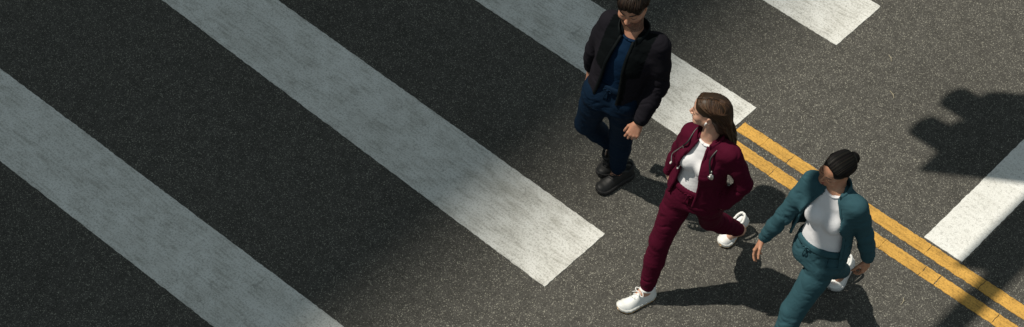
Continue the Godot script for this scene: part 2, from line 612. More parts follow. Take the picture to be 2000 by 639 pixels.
		for z in nz - 1:
			for y in ny - 1:
				var i := (z * ny + y) * nx
				for x in nx - 1:
					var s := d[i] < 0.0
					if absf(d[i]) > lim:
						i += 1
						continue
					if (d[i + 1] < 0.0) != s or (d[i + sy] < 0.0) != s or (d[i + sz] < 0.0) != s or (d[i + sy + 1] < 0.0) != s or (d[i + sz + 1] < 0.0) != s or (d[i + sz + sy] < 0.0) != s or (d[i + sz + sy + 1] < 0.0) != s:
						g[0] = d[i]; g[1] = d[i + 1]; g[2] = d[i + sy]; g[3] = d[i + sy + 1]
						g[4] = d[i + sz]; g[5] = d[i + sz + 1]; g[6] = d[i + sz + sy]; g[7] = d[i + sz + sy + 1]
						var sum := Vector3.ZERO; var n := 0
						for e in 12:
							var ia: int = ea[e]; var ib: int = eb[e]
							if (g[ia] < 0.0) != (g[ib] < 0.0):
								var t := g[ia] / (g[ia] - g[ib])
								sum += Vector3(cx[ia] + (cx[ib] - cx[ia]) * t, cy[ia] + (cy[ib] - cy[ia]) * t, cz[ia] + (cz[ib] - cz[ia]) * t)
								n += 1
						id[i] = V.size()
						V.append(o + (Vector3(x, y, z) + sum / n) * c)
					i += 1
		for z in range(1, nz - 1):
			for y in range(1, ny - 1):
				var i := (z * ny + y) * nx + 1
				for x in range(1, nx - 1):
					var s := d[i] < 0.0
					if absf(d[i]) > lim:
						i += 1
						continue
					if (d[i + 1] < 0.0) != s:
						quad(id[i], id[i - sy], id[i - sy - sz], id[i - sz], s)
					if (d[i + sy] < 0.0) != s:
						quad(id[i], id[i - sz], id[i - sz - sx], id[i - sx], s)
					if (d[i + sz] < 0.0) != s:
						quad(id[i], id[i - sx], id[i - sx - sy], id[i - sy], s)
					i += 1
		d.clear()
		for k in soft:
			relax()
		normals()

	func quad(a: int, b: int, e: int, f: int, s: bool) -> void:
		if a < 0 or b < 0 or e < 0 or f < 0:
			return
		if s:
			I.append(a); I.append(b); I.append(e); I.append(a); I.append(e); I.append(f)
		else:
			I.append(a); I.append(e); I.append(b); I.append(a); I.append(f); I.append(e)

	func relax() -> void:
		var S := PackedVector3Array(); S.resize(V.size())
		var W := PackedFloat32Array(); W.resize(V.size())
		for k in range(0, I.size(), 3):
			var a := I[k]; var b := I[k + 1]; var e := I[k + 2]
			S[a] += V[b] + V[e]; S[b] += V[a] + V[e]; S[e] += V[a] + V[b]
			W[a] += 2.0; W[b] += 2.0; W[e] += 2.0
		for k in V.size():
			if W[k] > 0.0:
				V[k] = V[k].lerp(S[k] / W[k], 0.5)

	func normals() -> void:
		N.resize(V.size()); N.fill(Vector3.ZERO)
		for k in range(0, I.size(), 3):
			var a := I[k]; var b := I[k + 1]; var e := I[k + 2]
			var n := (V[e] - V[a]).cross(V[b] - V[a])
			N[a] += n; N[b] += n; N[e] += n
		for k in N.size():
			N[k] = N[k].normalized()

	func push(f: Callable) -> void:
		for k in V.size():
			V[k] += N[k] * float(f.call(V[k], N[k]))
		normals()

	func arrays(shift: Vector3, colour = null) -> Array:
		var out := []
		out.resize(Mesh.ARRAY_MAX)
		if colour != null:
			var C := PackedColorArray(); C.resize(V.size())
			for k in V.size():
				C[k] = colour.call(V[k], N[k])
			out[Mesh.ARRAY_COLOR] = C
		for k in V.size():
			V[k] -= shift
		out[Mesh.ARRAY_VERTEX] = V
		out[Mesh.ARRAY_NORMAL] = N
		out[Mesh.ARRAY_INDEX] = I
		return out

func field_mesh(f: Field, shift: Vector3, colour = null) -> ArrayMesh:
	var am := ArrayMesh.new()
	am.add_surface_from_arrays(Mesh.PRIMITIVE_TRIANGLES, f.arrays(shift, colour))
	return am

# several fields as one mesh
func join_fields(list: Array, shift: Vector3, colour) -> ArrayMesh:
	var V := PackedVector3Array(); var N := PackedVector3Array(); var I := PackedInt32Array(); var C := PackedColorArray()
	for f in list:
		var a: Array = f.arrays(shift, colour)
		var n0 := V.size()
		V.append_array(a[Mesh.ARRAY_VERTEX]); N.append_array(a[Mesh.ARRAY_NORMAL]); C.append_array(a[Mesh.ARRAY_COLOR])
		for i in a[Mesh.ARRAY_INDEX]: I.append(i + n0)
	var out := []
	out.resize(Mesh.ARRAY_MAX)
	out[Mesh.ARRAY_VERTEX] = V; out[Mesh.ARRAY_NORMAL] = N; out[Mesh.ARRAY_INDEX] = I; out[Mesh.ARRAY_COLOR] = C
	var am := ArrayMesh.new()
	am.add_surface_from_arrays(Mesh.PRIMITIVE_TRIANGLES, out)
	return am

# a row of [t, half width right, half width left, depth front, depth back, shift sideways, shift forward]
func make_loft(hc: Vector3, nb: Vector3, x0: Vector3, x1: Vector3, rows: Array) -> Dictionary:
	var L := {"o": hc, "y": (nb - hc).normalized(), "len": (nb - hc).length(), "lo": rows[0][0], "hi": rows[-1][0], "reach": 0.0}
	var P := PackedVector3Array(); var X := PackedVector3Array(); var Z := PackedVector3Array(); var A := PackedFloat32Array()
	for j in 65:
		var t: float = lerpf(L.lo, L.hi, j / 64.0)
		var s := 0
		while s < rows.size() - 2 and rows[s + 1][0] < t: s += 1
		var f := clampf((t - rows[s][0]) / (rows[s + 1][0] - rows[s][0]), 0.0, 1.0)
		f = lerpf(f, f * f * (3.0 - 2.0 * f), 0.6)
		var v := []
		for k in range(1, 7): v.append(lerpf(rows[s][k], rows[s + 1][k], f))
		var x := x0.lerp(x1, smoothstep(0.1, 0.8, t))
		x = (x - L.y * x.dot(L.y)).normalized()
		var zz: Vector3 = x.cross(L.y)
		X.append(x); Z.append(zz)
		P.append(hc + L.y * (L.len * t) + x * v[4] + zz * v[5])
		for k in 4:
			A.append(v[k])
			L.reach = maxf(L.reach, v[k] + absf(v[4]) + absf(v[5]))
	L.P = P; L.X = X; L.Z = Z; L.A = A
	return L

func loft_index(L: Dictionary, t: float) -> int:
	return clampi(int((t - L.lo) * 64.0 / (L.hi - L.lo)), 0, 64)

# the point of a loft's skin at height t and sideways place u (front half), a little proud
func loft_point(L: Dictionary, t: float, u: float, grow: float) -> Vector3:
	var j := loft_index(L, t)
	var a: float = (L.A[j * 4] if u < 0.0 else L.A[j * 4 + 1]) + grow
	var b: float = L.A[j * 4 + 2] + grow
	var q := clampf(1.0 - u * u / (a * a), 0.0, 1.0)
	var axis: Vector3 = L.o + L.y * (L.len * t)
	var p: Vector3 = L.P[j]
	return p + L.y * (axis - p).dot(L.y) + L.X[j] * u + L.Z[j] * (b * sqrt(q))

# at an angle round the loft (0 = front, positive towards the left hand)
func loft_round(L: Dictionary, t: float, ang: float, grow: float) -> Vector3:
	var j := loft_index(L, t)
	var s := sin(ang); var k := cos(ang)
	var a: float = (L.A[j * 4] if s < 0.0 else L.A[j * 4 + 1]) + grow
	var b: float = (L.A[j * 4 + 2] if k > 0.0 else L.A[j * 4 + 3]) + grow
	var axis: Vector3 = L.o + L.y * (L.len * t)
	var p: Vector3 = L.P[j]
	return p + L.y * (axis - p).dot(L.y) + L.X[j] * (s * a) + L.Z[j] * (k * b)

# cloth folds: bones [a, b, depth at a, between, at b]; creases run round the limb and gather at the joints
func folds(bones: Array, sd: int, fine: float) -> Callable:
	var n1 := noise(sd, 1.0, FastNoiseLite.TYPE_SIMPLEX_SMOOTH, 1)
	var n2 := noise(sd + 17, 1.0, FastNoiseLite.TYPE_SIMPLEX_SMOOTH, 2)
	var n3 := noise(sd + 23, 1.0, FastNoiseLite.TYPE_SIMPLEX_SMOOTH, 1)
	return func(p: Vector3, _n: Vector3) -> float:
		var sum := 0.0; var wsum := 1e-6
		var warp := n2.get_noise_3dv(p * 4.0)
		for b in bones:
			var a: Vector3 = b[0]; var ab: Vector3 = b[1] - a
			var h := clampf((p - a).dot(ab) / ab.length_squared(), 0.0, 1.0)
			var r := (p - a - ab * h).length()
			var w := 1.0 / (r * r * r * r + 1e-5)
			var amp: float
			if h < 0.5: amp = lerpf(b[2], b[3], smoothstep(0.0, 0.5, h))
			else: amp = lerpf(b[3], b[4], smoothstep(0.5, 1.0, h))
			var ax := ab.normalized()
			var q := p * 4.0 + ax * (ax.dot(p) * fine + warp * 0.9)
			var v := clampf(1.0 - absf(n1.get_noise_3dv(q)) * 2.4, 0.0, 1.0)
			var v2 := clampf(1.0 - absf(n3.get_noise_3dv(q * 2.1)) * 2.6, 0.0, 1.0)
			var gate := clampf(0.55 + 1.4 * n3.get_noise_3dv(p * 7.0), 0.0, 1.0)
			sum += w * amp * (v * v * gate * 1.6 + v2 * v2 * (1.0 - gate) * 0.6 + warp * 0.4 - 0.25)
			wsum += w
		return sum / wsum

# ---------------------------------------------------------------- people: skin, hands, head
func frame(z: Vector3, y: Vector3) -> Basis:          # axes: x to the person's left, y up, z forward
	z = z.normalized()
	var x := y.cross(z).normalized()
	return Basis(x, z.cross(x), z)

func v3(a: Array) -> Vector3:
	return Vector3(a[0], a[1], a[2])

func bounds(pts: Array, m: float) -> Array:
	var lo: Vector3 = pts[0]; var hi: Vector3 = pts[0]
	for p in pts:
		lo = lo.min(p); hi = hi.max(p)
	return [lo - Vector3.ONE * m, hi + Vector3.ONE * m]

func head_field(S: Dictionary) -> Field:
	var J: Dictionary = S.J; var B: Basis = S.head; var s: float = S.head_size; var h: Vector3 = J.hd
	var man: bool = S.man
	var at := func(x: float, y: float, z: float) -> Vector3: return h + B * (Vector3(x, y, z) * s)
	var bb := bounds([h + Vector3.ONE * 0.135 * s, h - Vector3.ONE * 0.135 * s, J.nb], 0.03)
	var f := Field.new(bb[0], bb[1], 0.004)
	var jw := 1.12 if man else 1.0
	f.ell(at.call(0, 0.028, -0.016), B, Vector3(0.072, 0.083, 0.093) * s, 0.01)
	f.ell(at.call(0, -0.025, 0.026), B, Vector3(0.058 * jw, 0.078, 0.064) * s, 0.03)
	f.ell(at.call(0, 0.045, 0.035), B, Vector3(0.058, 0.05, 0.052) * s, 0.03)
	for k in [-1.0, 1.0]:
		f.cap(at.call(k * 0.052 * jw, -0.04, 0.0), at.call(k * 0.020 * jw, -0.092, 0.066), 0.019 * s, 0.016 * s, 0.025)
		f.ell(at.call(k * 0.040, -0.030, 0.060), B, Vector3(0.022, 0.022, 0.022) * s, 0.025)
		f.cap(at.call(k * 0.012, 0.017, 0.083), at.call(k * 0.045, 0.018, 0.066), 0.008 * s, 0.008 * s, 0.014)
	f.ell(at.call(0, -0.098, 0.070), B, Vector3(0.020 * jw, 0.016, 0.016) * s, 0.02)
	for k in [-1.0, 1.0]:
		f.ell(at.call(k * 0.031, -0.003, 0.097), B, Vector3(0.019, 0.012, 0.014) * s, 0.012, true)
		f.ell(at.call(k * 0.031, -0.005, 0.074), B, Vector3(0.015, 0.0125, 0.0135) * s, 0.006)
	# nose, lips
	f.cap(at.call(0, 0.010, 0.083), at.call(0, -0.036, 0.107), 0.006 * s, (0.0105 if man else 0.0085) * s, 0.010)
	for k in [-1.0, 1.0]:
		f.ell(at.call(k * 0.011, -0.041, 0.096), B, Vector3(0.0078, 0.007, 0.010) * s, 0.006)
	f.cap(at.call(-0.018, -0.0665, 0.081), at.call(0.018, -0.0665, 0.081), 0.006 * s, 0.006 * s, 0.006)
	f.cap(at.call(-0.006, -0.066, 0.088), at.call(0.006, -0.066, 0.088), 0.006 * s, 0.006 * s, 0.006)
	f.cap(at.call(-0.014, -0.077, 0.083), at.call(0.014, -0.077, 0.083), 0.0068 * s, 0.0068 * s, 0.006)
	f.cap(at.call(-0.022, -0.0715, 0.090), at.call(0.022, -0.0715, 0.090), 0.0022 * s, 0.0022 * s, 0.003, true)
	# ears
	for k in [-1.0, 1.0]:
		var E := B * Basis(Vector3.UP, k * 0.45)
		f.ell(at.call(k * 0.074, -0.008, -0.012), E, Vector3(0.009, 0.030, 0.018) * s, 0.008)
		f.ell(at.call(k * 0.083, -0.004, -0.008), E, Vector3(0.006, 0.017, 0.009) * s, 0.004, true)
		f.ell(at.call(k * 0.072, -0.033, -0.004), E, Vector3(0.006, 0.009, 0.009) * s, 0.006)
	# neck
	var nr: float = S.neck
	f.cap(J.nb + (J.hc - J.nb).normalized() * 0.02, at.call(0, -0.035, -0.022), nr * 1.12, nr, 0.03)
	for k in [-1.0, 1.0]:
		f.cap(J.nb + B * Vector3(k * 0.014, 0.0, 0.045), at.call(k * 0.055, -0.035, -0.015), 0.012, 0.014, 0.02)
	f.mesh(1)
	return f

func hand_field(S: Dictionary, W: Vector3, E: Vector3, D: Vector3, Np: Vector3, right: bool, curl: Array, size: float) -> Field:
	D = D.normalized()
	Np = (Np - D * Np.dot(D)).normalized()
	var T := D.cross(Np) * (1.0 if right else -1.0)       # thumb side
	var tips := [W - (W - E).normalized() * 0.07, W, W + D * 0.17 * size + T * 0.05, W + D * 0.19 * size - T * 0.04, W + D * 0.12 + Np * 0.08, W + T * 0.07 + D * 0.06, W + D * 0.06 - Np * 0.02]
	var bb := bounds(tips, 0.035)
	var f := Field.new(bb[0], bb[1], 0.0036)
	f.cap(W - (W - E).normalized() * 0.07, W, 0.027 * size, 0.024 * size, 0.01)
	var off := [0.031, 0.0105, -0.0105, -0.030]
	var reach := [0.086, 0.090, 0.085, 0.076]
	var length := [0.070, 0.079, 0.073, 0.056]
	f.ell(W + D * 0.048 * size + Np * 0.002, Basis(T, D, T.cross(D)), Vector3(0.038, 0.052, 0.0145) * size, 0.015)
	for i in 4:
		var k: Vector3 = W + (D * reach[i] + T * off[i]) * size
		f.cap(W + T * off[i] * 0.45 * size, k, 0.014 * size, 0.0105 * size, 0.012)
		f.ell(k - Np * 0.003, Basis(T, D, T.cross(D)), Vector3(0.0105, 0.011, 0.0105) * size, 0.006)
		var p := k; var ang := 0.0
		var dir0: Vector3 = (D + T * off[i] * 2.2).normalized()
		for g in 3:
			ang += curl[i] * [0.85, 1.1, 0.75][g]
			var dir: Vector3 = dir0 * cos(ang) + Np * sin(ang)
			var q: Vector3 = p + dir * length[i] * size * [0.44, 0.31, 0.25][g]
			f.cap(p, q, (0.0092 - 0.0008 * g) * size, (0.0086 - 0.0009 * g) * size, 0.0025)
			p = q
	var t0_ := W + (D * 0.022 + T * 0.020 + Np * 0.008) * size
	var c: float = curl[4]
	var d1 := (D * 0.62 + T * (0.62 - 0.4 * c) + Np * (0.30 + 0.4 * c)).normalized()
	var d2 := (D * 0.85 + T * (0.28 - 0.5 * c) + Np * (0.25 + 0.5 * c)).normalized()
	var t1 := t0_ + d1 * 0.046 * size
	var t2 := t1 + d2 * 0.033 * size
	f.cap(t0_, t1, 0.0165 * size, 0.0105 * size, 0.014)
	f.cap(t1, t2, 0.0102 * size, 0.0092 * size, 0.003)
	f.cap(t2, t2 + (d2 + Np * 0.2).normalized() * 0.026 * size, 0.0095 * size, 0.0075 * size, 0.003)
	f.mesh(1)
	return f

# one continuous skin: trunk and limbs, then finer head and hands on the same mesh
func skin(S: Dictionary, fields: Array, root: Node3D) -> MeshInstance3D:
	var J: Dictionary = S.J
	var all := J.values()
	var bb := bounds(all, 0.14)
	var f := Field.new(bb[0], bb[1], 0.014)
	f.cap(J.hc, J.hc.lerp(J.nb, 0.75), 0.085, 0.085, 0.05)
	f.cap(J.hr, J.hl, 0.07, 0.07, 0.05)
	f.cap(J.sr, J.nb - Vector3(0, 0.03, 0), 0.036, 0.04, 0.04)
	f.cap(J.sl, J.nb - Vector3(0, 0.03, 0), 0.036, 0.04, 0.04)
	f.cap(J.hc.lerp(J.nb, 0.7), J.nb, 0.075, 0.045, 0.04)
	for k in ["r", "l"]:
		f.cap(J["s" + k], J["e" + k], 0.032, 0.025, 0.03)
		f.cap(J["e" + k], J["w" + k], 0.025, 0.022, 0.03)
		f.cap(J["h" + k], J["k" + k], 0.066, 0.046, 0.04)
		f.cap(J["k" + k], J["k" + k].lerp(J["a" + k], 0.35), 0.044, 0.043, 0.03)
		f.cap(J["k" + k].lerp(J["a" + k], 0.35), J["a" + k], 0.043, 0.034, 0.03)
		f.cap(J["a" + k], S.feet[k].ball + Vector3(0, 0.03, 0), 0.033, 0.024, 0.03)
	f.mesh(2)
	fields.push_front(f)
	var B: Basis = S.head; var h: Vector3 = J.hd; var hs: float = S.head_size
	var tone: Color = S.skin; var lips: Color = S.lips; var man: bool = S.man
	var mottle := noise(71, 38.0, FastNoiseLite.TYPE_SIMPLEX, 2); var stubble := noise(72, 260.0, FastNoiseLite.TYPE_SIMPLEX, 1)
	var T := B.transposed()
	var colour := func(p: Vector3, _n: Vector3) -> Color:
		var c := tone
		var m := 1.0 + 0.07 * mottle.get_noise_3dv(p)
		c = Color(c.r * m, c.g * m * m, c.b * m * m)
		if p.distance_to(h) < 0.17:
			var q: Vector3 = T * (p - h) / hs
			var l := (1.0 - smoothstep(0.015, 0.023, absf(q.x))) * smoothstep(-0.086, -0.081, q.y) * (1.0 - smoothstep(-0.064, -0.060, q.y)) * smoothstep(0.070, 0.078, q.z)
			c = c.lerp(lips, l)
			if man:
				var cheek := -0.048 - 0.55 * maxf(0.0, absf(q.x) - 0.02) + 0.9 * maxf(0.0, absf(q.x) - 0.045)
				var b := (1.0 - smoothstep(cheek - 0.010, cheek + 0.008, q.y)) * smoothstep(-0.02, 0.012, q.z)
				b *= 1.0 - 0.75 * l
				b *= clampf(0.80 + 0.5 * stubble.get_noise_3dv(p), 0.0, 1.0)
				c = c.lerp(Color(0.022, 0.014, 0.011), b * 0.85)
		return c
	var mesh := join_fields(fields, S.base, colour)
	var m := mat(Color.WHITE, 0.46)
	m.vertex_color_use_as_albedo = true
	m.subsurf_scatter_enabled = true
	m.subsurf_scatter_strength = 0.06
	return obj("body", mesh, m, root)

# brows and lashes lie on the face; mirrored for both eyes
func face_hair(S: Dictionary, root: Node3D, col: Color) -> void:
	var B: Basis = S.head; var s: float = S.head_size
	var at := func(x: float, y: float, z: float) -> Vector3: return S.J.hd - S.base + B * (Vector3(x, y, z) * s)
	var m := mat(col, 0.6)
	var thick := 1.45 if S.man else 1.0
	for k in [-1.0, 1.0]:
		var st := st_new()
		tube(st, smooth([at.call(k * 0.012, 0.0165, 0.0925), at.call(k * 0.028, 0.0225, 0.0885), at.call(k * 0.042, 0.0215, 0.0785), at.call(k * 0.053, 0.0145, 0.067)], 5), smooth([0.0026 * thick, 0.0030 * thick, 0.0025 * thick, 0.0012], 5), 6)
		obj("eyebrow", done(st), m, root)
		st = st_new()
		tube(st, smooth([at.call(k * 0.0165, -0.0075, 0.0800), at.call(k * 0.024, -0.0078, 0.0866), at.call(k * 0.032, -0.0082, 0.0878), at.call(k * 0.041, -0.0080, 0.0842), at.call(k * 0.049, -0.0070, 0.0755)], 4), [0.0013], 5)
		obj("eyelash", done(st), m, root)

# hair drawn as locks that follow the skull: each lock is a path of head-space points with radii
func locks(S: Dictionary, paths: Array, width: float, flat: float, tint: Color, spread: float, sd: int) -> ArrayMesh:
	var rng := RandomNumberGenerator.new(); rng.seed = sd
	var st := st_new()
	for p in paths:
		var k := 1.0 + spread * rng.randf_range(-1.0, 1.0)
		st.set_color(Color(tint.r * k, tint.g * k, tint.b * k))
		var pts := []; var rad := []
		var n: int = p.size()
		for i in n:
			pts.append(p[i] - S.base)
			var e := float(i) / (n - 1)
			rad.append(width * (0.55 + 0.45 * sin(PI * clampf(e * 0.9 + 0.1, 0.0, 1.0))) * (1.0 if e < 0.8 else lerpf(1.0, 0.35, (e - 0.8) / 0.2)))
		tube(st, pts, rad, 4, flat, (pts[0] - (S.J.hd - S.base)).normalized())
	return done(st)

# a head-space point pushed out to the scalp (two ellipsoids: skull and brow) times lift
func scalp(S: Dictionary, v: Vector3, lift: float) -> Vector3:
	var c := Vector3(0, 0.028, -0.018)
	var dir := v - c
	var t := 1.0 / maxf((dir / Vector3(0.075, 0.086, 0.097)).length(), 1e-4)
	var r2 := Vector3(0.062, 0.054, 0.056)
	var o := (c - Vector3(0, 0.045, 0.035)) / r2; var d := dir / r2
	var a := d.length_squared(); var b := o.dot(d); var k := b * b - a * (o.length_squared() - 1.0)
	if k > 0.0:
		t = maxf(t, (-b + sqrt(k)) / a)
	return S.J.hd + S.head * ((c + dir * t * lift) * S.head_size)

func hair_cap(S: Dictionary, lift: float, hairline: float, drop: float, extra: Callable) -> Field:
	var B: Basis = S.head; var s: float = S.head_size; var h: Vector3 = S.J.hd
	var f := Field.new(h - Vector3(0.19, 0.19 + drop, 0.19), h + Vector3.ONE * 0.19, 0.0055)
	var at := func(x: float, y: float, z: float) -> Vector3: return h + B * (Vector3(x, y, z) * s)
	f.ell(at.call(0, 0.028, -0.018), B, Vector3(0.075, 0.086, 0.096) * s * lift, 0.01)
	f.ell(at.call(0, 0.045, 0.035), B, Vector3(0.062, 0.054, 0.056) * s * lift, 0.02)
	# bare face and ears
	f.ell(at.call(0, -0.045, 0.116), B, Vector3(0.066, 0.045 + 0.092 + hairline, 0.078) * s, 0.012, true)
	f.ell(at.call(0, -0.06, 0.085), B, Vector3(0.075, 0.075, 0.062) * s, 0.012, true)
	for k in [-1.0, 1.0]:
		f.ell(at.call(k * 0.085, -0.036, 0.002), B, Vector3(0.04, 0.056, 0.034) * s, 0.012, true)
	f.ell(at.call(0, -0.105, 0.03), B, Vector3(0.09, 0.07, 0.085) * s, 0.02, true)
	extra.call(f, at)
	f.mesh(1)
	return f

# ---------------------------------------------------------------- clothes
func fabric(col: Color, rough: float, sheen: float, depth: float, scale := 14.0) -> StandardMaterial3D:
	var m := mat(Color.WHITE, rough)
	m.albedo_color = col.linear_to_srgb()
	m.metallic_specular = 0.2
	m.vertex_color_use_as_albedo = true
	if sheen > 0.0:
		m.rim_enabled = true
		m.rim = sheen
		m.rim_tint = 0.7
	if not M.has("weave"):
		var n := noise(91, 0.25, FastNoiseLite.TYPE_SIMPLEX, 3)
		M.weave = tex(n.get_seamless_image(256, 256))
	weave(m, scale, depth, M.weave)
	return m

func cloth_tone(sd: int, depth: float) -> Callable:
	var n := noise(sd, 26.0, FastNoiseLite.TYPE_SIMPLEX, 3)
	return func(p: Vector3, _n: Vector3) -> Color:
		var k := 1.0 + depth * n.get_noise_3dv(p)
		return Color(k, k, k)

func trousers(S: Dictionary, root: Node3D, m: Material) -> MeshInstance3D:
	var J: Dictionary = S.J; var L: Dictionary = S.loft; var R: Array = S.leg_r
	var bb := bounds([J.hc, J.hr, J.hl, J.kr, J.kl, J.ar, J.al, J.hc.lerp(J.nb, 0.3)], 0.2)
	var f := Field.new(bb[0], bb[1], 0.009)
	f.loft(L, -0.16, S.waist, 0.012, 0.02)
	var bones := []
	for k in ["r", "l"]:
		var h: Vector3 = J["h" + k]; var kn: Vector3 = J["k" + k]; var an: Vector3 = J["a" + k]
		var top: Vector3 = h + (J.hc - h) * 0.02
		f.cap(top, h.lerp(kn, 0.4), R[0], R[1], 0.05)
		f.cap(h.lerp(kn, 0.4), kn, R[1], R[2], 0.02)
		var bulge: Vector3 = S.shin_bulge
		f.cap(kn, kn.lerp(an, 0.4) + bulge, R[2], R[3], 0.02)
		f.cap(kn.lerp(an, 0.4) + bulge, kn.lerp(an, 0.84), R[3], R[4], 0.02)
		f.ell(h.lerp(J.hc, 0.25) + L.Z[0] * -0.055, Basis.IDENTITY, Vector3(0.075, 0.09, 0.075), 0.06)
		bones.append([h, kn, 0.010, 0.0035, 0.007])
		bones.append([kn, an, 0.007, 0.0035, 0.012])
	bones.append([J.hc, J.hc.lerp(J.nb, 0.35), 0.006, 0.005, 0.003])
	f.mesh(2)
	f.push(folds(bones, S.seed, 11.0))
	var o := obj("trousers", field_mesh(f, S.base, cloth_tone(S.seed + 2, 0.12)), m, root)
	for k in ["r", "l"]:
		var kn: Vector3 = J["k" + k]; var an: Vector3 = J["a" + k]
		var st := st_new()
		var pts := []; var rr := []
		for i in 9:
			pts.append(kn.lerp(an, lerpf(0.80, 0.955, i / 8.0)) - S.base)
			rr.append(R[5] * [0.96, 1.03, 1.0, 1.015, 0.99, 1.01, 0.985, 1.0, 0.93][i])
		st.set_color(Color.WHITE)
		tube(st, pts, rr, 20, 1.0)
		obj("ankle_cuff", done(st), m, o)
	# ribbed waistband
	obj("waistband", band(S, L, S.waist - 0.075, S.waist + 0.005, 0.017, 96, 0.0014), m, o)
	return o

# a band round the body between two heights
func band(S: Dictionary, L: Dictionary, ta: float, tb: float, grow: float, n: int, rib: float) -> ArrayMesh:
	var st := st_new()
	st.set_smooth_group(0)
	st.set_color(Color.WHITE)
	var prof := [[ta, grow - 0.008], [ta, grow], [lerpf(ta, tb, 0.3), grow + 0.003], [lerpf(ta, tb, 0.7), grow + 0.002], [tb, grow - 0.002], [tb, grow - 0.012]]
	for i in n:
		var a0 := TAU * i / n; var a1 := TAU * (i + 1) / n
		var w0 := rib * (1.0 if i % 2 == 0 else -1.0); var w1 := -w0
		for j in prof.size() - 1:
			var q := [loft_round(L, prof[j][0], a0, prof[j][1] + w0), loft_round(L, prof[j][0], a1, prof[j][1] + w1), loft_round(L, prof[j + 1][0], a1, prof[j + 1][1] + w1), loft_round(L, prof[j + 1][0], a0, prof[j + 1][1] + w0)]
			for k in [0, 1, 2, 0, 2, 3]: st.add_vertex(q[k] - S.base)
	return done(st)

func drawstring(S: Dictionary, o: Node3D, m: Material, u0: float) -> void:
	var L: Dictionary = S.loft; var t: float = S.waist - 0.045
	var c: Vector3 = loft_point(L, t, u0, 0.024) - S.base
	var X: Vector3 = L.X[20]; var Y: Vector3 = L.y; var Z: Vector3 = L.Z[20]
	var st := st_new()
	st.set_color(Color.WHITE)
	for k in [-1.0, 1.0]:
		tube(st, smooth([c, c + X * 0.013 * k + Y * 0.008 + Z * 0.003, c + X * 0.026 * k + Z * 0.004, c + X * 0.017 * k - Y * 0.010 + Z * 0.004, c], 5), [0.0034], 6)
		tube(st, smooth([c, c + X * 0.007 * k - Y * 0.03 + Z * 0.004, c + X * 0.010 * k - Y * 0.055 + Z * 0.003, c + X * 0.009 * k - Y * 0.078 - Z * 0.004], 5), [0.0034], 6)
	tube(st, [c - X * 0.006, c + X * 0.006 + Z * 0.002], [0.008], 8)
	obj("drawstring", done(st), m, o)

func shirt(S: Dictionary, root: Node3D, m: Material) -> MeshInstance3D:
	var J: Dictionary = S.J; var L: Dictionary = S.loft
	var bb := bounds([J.hc, J.nb, J.sr, J.sl], 0.19)
	var f := Field.new(bb[0], bb[1], 0.0085)
	f.loft(L, S.waist - 0.1, 0.99, 0.003, 0.02)
	for k in ["sr", "sl"]:
		f.cap(J.nb - L.y * 0.06, J[k] - L.y * 0.015, 0.04, 0.034, 0.05)
	if not S.man:
		var j := loft_index(L, 0.64)
		var B := Basis(L.X[j], L.y, L.Z[j])
		for k in [-1.0, 1.0]:
			f.ell(L.P[j] + L.X[j] * 0.066 * k + L.Z[j] * 0.078 + L.y * 0.0, B * Basis(Vector3.UP, 0.25 * k), Vector3(0.058, 0.062, 0.052), 0.035)
	f.mesh(2)
	var side: Vector3 = L.X[32]
	f.push(folds([[J.hc + side * 0.1, J.nb - side * 0.12, 0.0045, 0.0016, 0.0006], [J.hc - side * 0.1, J.nb + side * 0.12, 0.0045, 0.0016, 0.0006]], S.seed + 31, 16.0))
	var o := obj("shirt", field_mesh(f, S.base, cloth_tone(S.seed + 5, 0.03)), m, root)
	# crew neck
	var st := st_new()
	st.set_color(Color.WHITE)
	var ring := []
	var up: Vector3 = (J.hd - J.nb).normalized()
	var c: Vector3 = J.nb + up * 0.012 + L.Z[60] * 0.004 - S.base
	for i in 33:
		var a := TAU * i / 32.0
		ring.append(c + L.X[60] * sin(a) * S.neck * 1.28 + L.Z[60] * cos(a) * S.neck * 1.25 - up * (0.022 * maxf(0.0, cos(a))))
	tube(st, ring, [0.0085], 8, 0.6)
	obj("neckband", done(st), m, o)
	return o

